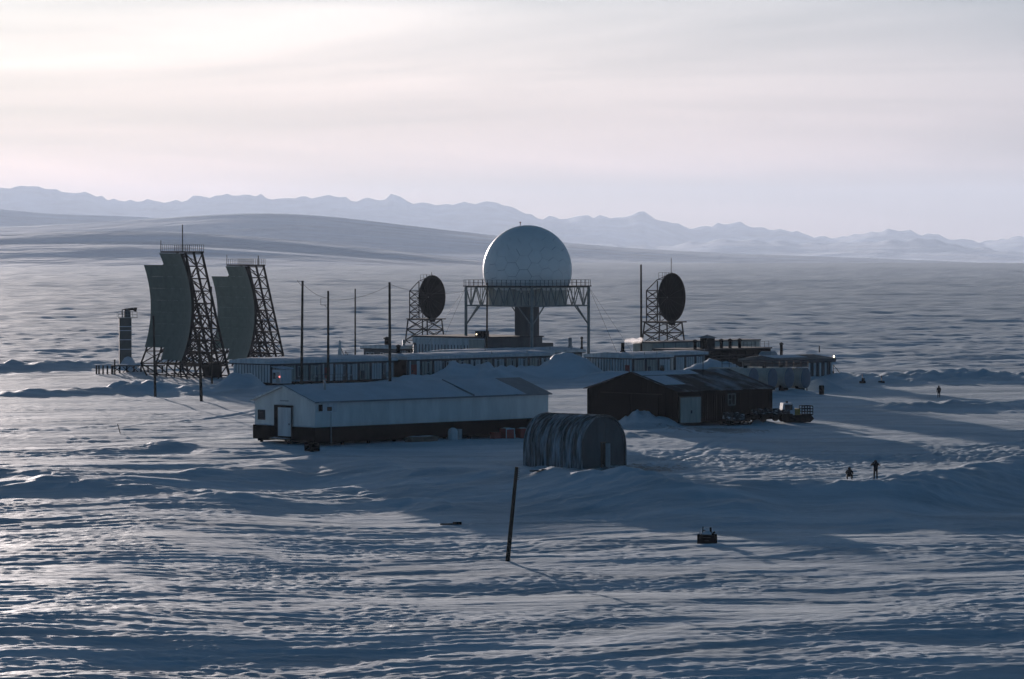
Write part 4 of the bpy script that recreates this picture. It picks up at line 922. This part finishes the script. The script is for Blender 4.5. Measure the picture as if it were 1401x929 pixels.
def sledge():
    p = on_ga(8.2, -2.4); t = thing('cargo_sledge', 'black steel cargo sledge loaded with lumpy frosted parts near the white garage door', 'sledge', p, R(35))
    for y in (-.8, .8): MB().prism([(-2, .1), (1.7, .1), (2.2, .5), (2.05, .55), (1.6, .25), (-2, .25)], y - .08, y + .08).build('runner', MAT['black_iron'], t)
    MB().box(-1.9, 1.6, -.95, .95, .5, .66).build('bed', MAT['dark_timber'], t)
    for x in (-1.5, 0, 1.3):
        for y in (-.8, .8): MB().box(x - .06, x + .06, y - .06, y + .06, .2, .5).build('stanchion', MAT['black_iron'], t)
    for k in range(12):
        x, y = rnd.uniform(-1.7, .9), rnd.uniform(-.7, .4); rr2 = rnd.uniform(.25, .5)
        MB().lathe([(rr2 * .6, .66), (rr2, .8), (rr2 * .9, .9 + rnd.uniform(.2, .9)), (rr2 * .3, 1.0 + rnd.uniform(.2, .9))], 9, (x, y)).build('load_piece', MAT['frosted_junk'], t)
sledge()
g = G(1002.5, 577); tp = thing('tee_post', 'white frosted T-shaped post in front of the parked machines', 'post', g); MB().box(-.12, .12, -.1, .1, -.3, 1.2).build('upright', MAT['frost'], tp); MB().box(-.4, .4, -.14, .14, 1.2, 1.42).build('crosspiece', MAT['frost'], tp)

# ------------------------------------------------------------------ things stored along the warehouse wall
p = on_wh(15.2, -1.5); t = thing('timber_stack', 'low stack of yellowish timber beside the warehouse skirt', 'timber stack', p, R(44))
for r_ in range(3):
    for k in range(4): MB().box(-2.2 + rnd.uniform(-.2, .2), 2.0 + rnd.uniform(-.2, .2), -.6 + k * .3, -.6 + k * .3 + .26, r_ * .24 - .1, r_ * .24 + .1).build('beam', MAT['weathered_timber'], t)
snow_slab(-1.8, 1.7, -.55, .55, lambda x, y: .60, 'snow_cap', t, 99, .07, .3)
p = on_wh(20.3, -1.3); t = thing('water_tank', 'upright pale rounded tank beside the warehouse wall', 'tank', p, R(44))
MB().lathe([(.5, -.2), (.58, 0), (.58, 1.0), (.45, 1.3), (.15, 1.45)], 18).build('vessel', MAT['aged_white'], t, True); MB().lathe([(.08, 1.4), (.08, 1.6), (.14, 1.62)], 10).build('valve', MAT['dark_steel'], t)
MB().box(.6, 1.15, -.35, .4, -.1, 1.25).build('side_cabinet', MAT['galvanised'], t)
for lab, x, s in (('small red crate half in snow beside the warehouse wall', 27.0, .7), ('large red crate with pale edge beside the warehouse wall', 28.9, 1.0), ('red crate with snow on its lid nearest the arch hut', 31.5, .95)):
    p = on_wh(x, -1.5); t = thing('red_crate', lab, 'crate', p, R(44) + rnd.uniform(-.2, .2), 'red crates along the warehouse')
    MB().box(-.65 * s, .65 * s, -.6 * s, .6 * s, -.2, 1.2 * s).build('body', MAT['red_paint'], t); b = MB()
    for x2 in (-.66 * s, .66 * s): b.box(x2 - .05, x2 + .05, -.63 * s, -.6 * s - .002, -.2, 1.2 * s)
    b.box(-.66 * s, .66 * s, -.63 * s, -.6 * s - .002, 1.1 * s, 1.22 * s).build('frame', MAT['frost'] if s == 1.0 else MAT['red_paint'], t)
    if s != .7: snow_slab(-.6 * s, .6 * s, -.55 * s, .55 * s, lambda x, y: 1.2 * s + .003, 'snow_cap', t, 102, .08, .25)
p = on_wh(34.2, -1.8); t = thing('scrap_heap', 'heap of frosted boards and scrap between red crates and arch hut', 'scrap heap', p, R(44))
for k in range(16):
    x, y, z = rnd.uniform(-2.2, 1.4), rnd.uniform(-.7, .5), rnd.uniform(0, .5); MB().bar((x, y, z), (x + rnd.uniform(.6, 1.6), y + rnd.uniform(-.3, .3), z + rnd.uniform(-.1, .5)), rnd.uniform(.08, .22)).build('board', MAT['frosted_junk' if k % 3 else 'weathered_timber'], t)
g = G(427, 617); t = thing('foundation_block', 'black foundation crib under the warehouse near its gable corner', 'block', g, R(44))
for z, a in ((-.3, 0), (.0, 1), (.3, 0), (.6, 1)):
    for k in (-.42, .42): (MB().box(-.65, .65, k - .14, k + .14, z, z + .28) if a == 0 else MB().box(k - .14, k + .14, -.65, .65, z, z + .28)).build('sleeper', MAT['black_iron'], t)

# ------------------------------------------------------------------ foreground crate and loose boards
g = G(967.5, 744); k = g.y / FPX; t = thing('open_crate', 'black wooden crate heaped with snow and scrap, alone in the foreground', 'crate', g, R(-14)); cwid = 12.4 * k
ch = 13.0 * k
for i in range(4):
    z0_ = -.25 + (ch + .25) * i / 4; z1_ = -.25 + (ch + .25) * (i + 1) / 4 - .015
    MB().box(-cwid, cwid, -.45, -.40, z0_, z1_).build('board', MAT['black_iron'], t); MB().box(-cwid, cwid, .40, .45, z0_, z1_).build('board', MAT['black_iron'], t)
    MB().box(-cwid, -cwid + .05, -.398, .398, z0_, z1_).build('board', MAT['black_iron'], t); MB().box(cwid - .05, cwid, -.398, .398, z0_, z1_).build('board', MAT['black_iron'], t)
MB().lathe([(.05, 0), (.42, ch - .1), (.40, ch + .08), (.25, ch + .22), (.05, ch + .3)], 12, (-.02, -.02)).build('snow_heap', MAT['frost'], t, True)
MB().bar((-.38, 0, ch - .2), (-.34, -.05, ch + .62), .05).bar((.3, .1, ch - .1), (.26, .1, ch + .55), .10).bar((-.36, 0, ch + .3), (.05, -.1, ch + .22), .05).bar((.45, -.1, ch), (.62, .1, ch + .18), .08).build('scrap', MAT['dark_timber'], t)
MB().bar((-.62, .2, ch - .1), (-.60, .2, ch + .42), .09).bar((-.3, .15, ch + .5), (.3, .15, ch + .58), .07).build('pale_scrap', MAT['frost'], t)
for px, py, ln, rz_, lab in ((617, 718, .95, .2, 'short dark board lying flat in the lit snow'), (738, 645.5, .95, .05, 'thin dark plank lying in front of the arch hut')):
    g = G(px, py); t = thing('loose_board', lab, 'board', g, rz_); MB().box(-ln, ln, -.12, .12, .0, .12).build('plank', MAT['dark_timber'], t); MB().box(ln * .2, ln, -.1, .1, .12, .24).build('cleat', MAT['dark_timber'], t)

# ------------------------------------------------------------------ instrument stands on the right
for px, lab, arm in ((1180, 'dark instrument stand with a box low on its post', 0), (1206, 'dark instrument stand with a crossbar on its post', 1)):
    g = G(px, 524); t = thing('instrument_stand', lab, 'instrument stand', g, 0, 'instrument stands on the snow'); h = (11.5 if not arm else 10) / FPX * g.y
    MB().bar((0, 0, -.4), (0, 0, h), .07, 6).build('post', MAT['dark_steel'], t); MB().box(-.5, .5, -.3, .3, -.1, .28).build('base', MAT['black_iron'], t)
    if not arm: MB().box(-.12, .36, -.2, .2, .3, .75).build('box', MAT['black_iron'], t)
    MB().bar((-.45 if arm else -.2, 0, h - .1), (.45 if arm else .2, 0, h - .1), .04).build('crossbar', MAT['dark_steel'], t)
# white pointed antenna fin behind the module roof
q = at(465, 497, 700); t = thing('pointed_fin', 'pale pointed fin antenna with a dark lattice prop behind the module roof', 'antenna', (q.x, q.y, hz(q.x, q.y)), 0); z1_ = Z_at(465.5, 700) - hz(q.x, q.y); s = 700 / FPX
MB().add([(-5 * s, -.3, 0), (4.5 * s, -.3, 0), (4.5 * s, .5, 0), (-5 * s, .5, 0), (-1 * s, -.1, z1_), (1 * s, -.1, z1_), (1 * s, .2, z1_), (-1 * s, .2, z1_)], [(3, 2, 1, 0), (4, 5, 6, 7), (0, 1, 5, 4), (1, 2, 6, 5), (2, 3, 7, 6), (3, 0, 4, 7)]).build('fin', MAT['aged_white'], t)
m = MB().bar((1 * s, 0, z1_ - 1.2), (14 * s, 0, 0), .09).bar((8 * s, 0, z1_ - 2), (14 * s, 0, 1.8), .07).bar((4 * s, 0, 1.6), (8 * s, 0, z1_ - 2), .07).bar((9 * s, 0, 0), (11 * s, 0, z1_ - 2.3), .07).build('prop', MAT['dark_steel'], t)

# ------------------------------------------------------------------ people
def person(label, g, rz, pts, edges, fingers=True):
    bm = bmesh.new(); lay = bm.verts.layers.skin.verify(); V = {}
    for n, (x, y, z, r) in pts.items():
        v = bm.verts.new((x, y, z)); v[lay].radius = (r, r * (.8 if n in ('hip', 'waist', 'chest') else 1)); v[lay].use_root = (n == 'hip'); V[n] = v
    for a, b in edges: bm.edges.new((V[a], V[b]))
    if fingers:
        for s in 'lr':
            h, w = V['hand_' + s].co.copy(), V['wrist_' + s].co.copy(); d = (h - w).normalized(); sd = d.cross(Vector((0, 1, .2))).normalized()
            for k in range(5):
                o = sd * ((k - 1.5) * .022) if k < 4 else sd * -.05; L = (.07, .08, .075, .06, .045)[k]
                a = bm.verts.new(h + o * .8 + d * .03); b = bm.verts.new(h + o + d * (.03 + L)); a[lay].radius = b[lay].radius = (.010, .010); bm.edges.new((V['hand_' + s], a)); bm.edges.new((a, b))
    me = bpy.data.meshes.new('person'); bm.to_mesh(me); bm.free(); o = link('person', me, None, MAT['parka']); o.location = g; o.rotation_euler = (0, 0, rz); tag(o, label, 'person')
    md = o.modifiers.new('skin', 'SKIN'); md.use_smooth_shade = True; sb = o.modifiers.new('sub', 'SUBSURF'); sb.levels = sb.render_levels = 1
    hd = pts['head']; c = Vector(hd[:3]); hm = MB(); vs = []
    prof = [(.02, -.13), (.10, -.10), (.125, -.02), (.13, .05), (.10, .12), (.03, .15)]
    hood = MB().lathe([(r * 1.12, z + c.z) for r, z in prof], 12, (c.x, c.y)).build('hood', MAT['parka'], o, True)
    f = MB(); f.lathe([(.02, c.z - .10), (.075, c.z - .08), (.085, c.z), (.07, c.z + .07), (.02, c.z + .09)], 10, (c.x, c.y + .075)).build('face', MAT['skin'], o, True)
    return o
E = [('hip', 'waist'), ('waist', 'chest'), ('chest', 'neck'), ('neck', 'head'), ('head', 'crown')] + [e for s in 'lr' for e in (('hip', 'thigh_' + s), ('thigh_' + s, 'knee_' + s), ('knee_' + s, 'ankle_' + s), ('ankle_' + s, 'toe_' + s), ('chest', 'shoulder_' + s), ('shoulder_' + s, 'elbow_' + s), ('elbow_' + s, 'wrist_' + s), ('wrist_' + s, 'hand_' + s))]
def stand(arms):
    P = {'hip': (0, 0, .95, .19), 'waist': (0, 0, 1.12, .19), 'chest': (0, 0, 1.36, .20), 'neck': (0, 0, 1.53, .09), 'head': (0, .01, 1.66, .11), 'crown': (0, .01, 1.76, .10)}
    for s, k in (('l', -1), ('r', 1)):
        P['thigh_' + s] = (k * .11, 0, .86, .115); P['knee_' + s] = (k * .13, .02, .48, .085); P['ankle_' + s] = (k * .14, 0, .09, .07); P['toe_' + s] = (k * .15, .15, .05, .06); P['shoulder_' + s] = (k * .23, 0, 1.44, .10)
        if arms: P['elbow_' + s] = (k * .46, .12, 1.30, .075); P['wrist_' + s] = (k * .22, .24, 1.52, .055); P['hand_' + s] = (k * .13, .22, 1.60, .045)
        else: P['elbow_' + s] = (k * .30, -.02, 1.18, .075); P['wrist_' + s] = (k * .28, .08, .95, .055); P['hand_' + s] = (k * .27, .1, .88, .045)
    return P
def crouch():
    P = {'hip': (0, 0, .42, .22), 'waist': (0, .04, .58, .22), 'chest': (0, .08, .78, .22), 'neck': (0, .10, .94, .09), 'head': (0, .12, 1.05, .11), 'crown': (0, .12, 1.15, .09)}
    for s, k in (('l', -1), ('r', 1)):
        P['thigh_' + s] = (k * .15, .05, .38, .12); P['knee_' + s] = (k * .26, .42, .42, .09); P['ankle_' + s] = (k * .20, .25, .09, .07); P['toe_' + s] = (k * .22, .40, .05, .06); P['shoulder_' + s] = (k * .22, .08, .84, .10)
        P['elbow_' + s] = (k * .34, .16, .62, .075); P['wrist_' + s] = (k * .24, .36, .52, .055); P['hand_' + s] = (k * .20, .44, .50, .045)
    return P
gA = G(1198, 656); pe = person('person in dark parka standing with both hands raised to the face', gA, R(8), stand(True), E)
gB = G(1162, 657); person('person in dark parka crouching in the snow', gB, R(-10), crouch(), E)
person('person in dark clothes standing alone with arms down by the far snow bank', G(1284.5, 544), R(15), stand(False), E)
cmr = thing('camera_in_hands', 'small black camera held up by the standing person', 'camera', gA, R(8)); MB().box(-.09, .09, .26, .33, 1.58, 1.70).build('body', MAT['black_iron'], cmr); MB().bar((0, .33, 1.64), (0, .42, 1.64), .04, 10).build('lens', MAT['black_iron'], cmr)

# ------------------------------------------------------------------ steam from the roof stack
sp = at(853, 469, 663); m = MB(); n = 12; vs = []; pts = []
for i in range(13):
    u = i / 12; pts.append((sp + Vector((3.4 * u + .05, .3 * u, .22 + .32 * u + .09 * math.sin(7 * u))), .13 + .34 * math.sin(math.pi * min(1, u * .62 + .12)) * (1 + .25 * math.sin(17 * u)) if 0 < i < 12 else .05))
for (c, r) in pts: vs += [(c.x - sp.x, c.y - sp.y + r * math.cos(2 * math.pi * k / n), c.z - sp.z + r * math.sin(2 * math.pi * k / n) * (1 + .2 * math.sin(3 * k))) for k in range(n)]
fs = [(i * n + k, i * n + (k + 1) % n, (i + 1) * n + (k + 1) % n, (i + 1) * n + k) for i in range(12) for k in range(n)] + [tuple(range(n)), tuple(range(13 * n - 1, 12 * n - 1, -1))]
st = m.add(vs, fs).build('steam_plume', None, None, True, 'stuff'); st.location = sp; st['label'] = 'pink-lit steam drifting sideways from the roof stack'; st['category'] = 'steam'
sm = bpy.data.materials.new('steam'); sm.use_nodes = True; sm.node_tree.nodes.clear(); so = sm.node_tree.nodes.new('ShaderNodeOutputMaterial'); sv = sm.node_tree.nodes.new('ShaderNodeVolumePrincipled')
sv.inputs['Color'].default_value = (1, .97, .96, 1); sv.inputs['Density'].default_value = .8; sv.inputs['Anisotropy'].default_value = .4; sm.node_tree.links.new(sv.outputs[0], so.inputs['Volume']); st.data.materials.append(sm)

# ------------------------------------------------------------------ overhead wires
def wire(label, a, b, sag):
    a, b = Vector(a), Vector(b); m = MB(); n = 14; P = [a.lerp(b, k / n) - Vector((0, 0, sag * 4 * (k / n) * (1 - k / n))) for k in range(n + 1)]
    for p, q in zip(P[:-1], P[1:]): m.bar(p - a, q - a, .028, 4)
    o = m.build('overhead_wire', MAT['dark_steel']); o.location = a; tag(o, label, 'wire', 'wires strung between the poles')
wire('overhead wire between the bracketed pole and the pole with the square bracket', at(413, 387, 619), at(449, 408, 624), .5)
wire('overhead wire from the square-bracket pole to the thick bare pole', at(449, 410, 624), at(533, 390, 634), .8)
wire('long overhead wire from the thick bare pole to the radome-side pole', at(533, 389, 634), at(666.5, 389, 688), 1.6)

# ------------------------------------------------------------------ the hazy air between the camera and the mountains
def make_haze():
    bm = bmesh.new(); bmesh.ops.create_cube(bm, size=1.0)
    bmesh.ops.scale(bm, vec=(92000, 92000, 1000), verts=bm.verts); bmesh.ops.translate(bm, vec=(0, 0, 190), verts=bm.verts)
    me = bpy.data.meshes.new('haze'); bm.to_mesh(me); bm.free()
    m = bpy.data.materials.new('cold_air_haze'); m.use_nodes = True; N, L = m.node_tree.nodes, m.node_tree.links; N.clear()
    o = N.new('ShaderNodeOutputMaterial'); v = N.new('ShaderNodeVolumePrincipled')
    v.inputs['Color'].default_value = (.70, .82, 1, 1); v.inputs['Density'].default_value = HAZE_DENSITY; v.inputs['Anisotropy'].default_value = .22
    L.new(v.outputs[0], o.inputs['Volume'])
    h = link('haze', me, None, m); h['kind'] = 'stuff'; h['label'] = 'pale cold haze hanging over the plain'; h['category'] = 'haze'
HAZE_DENSITY = 2.7e-5
make_haze()
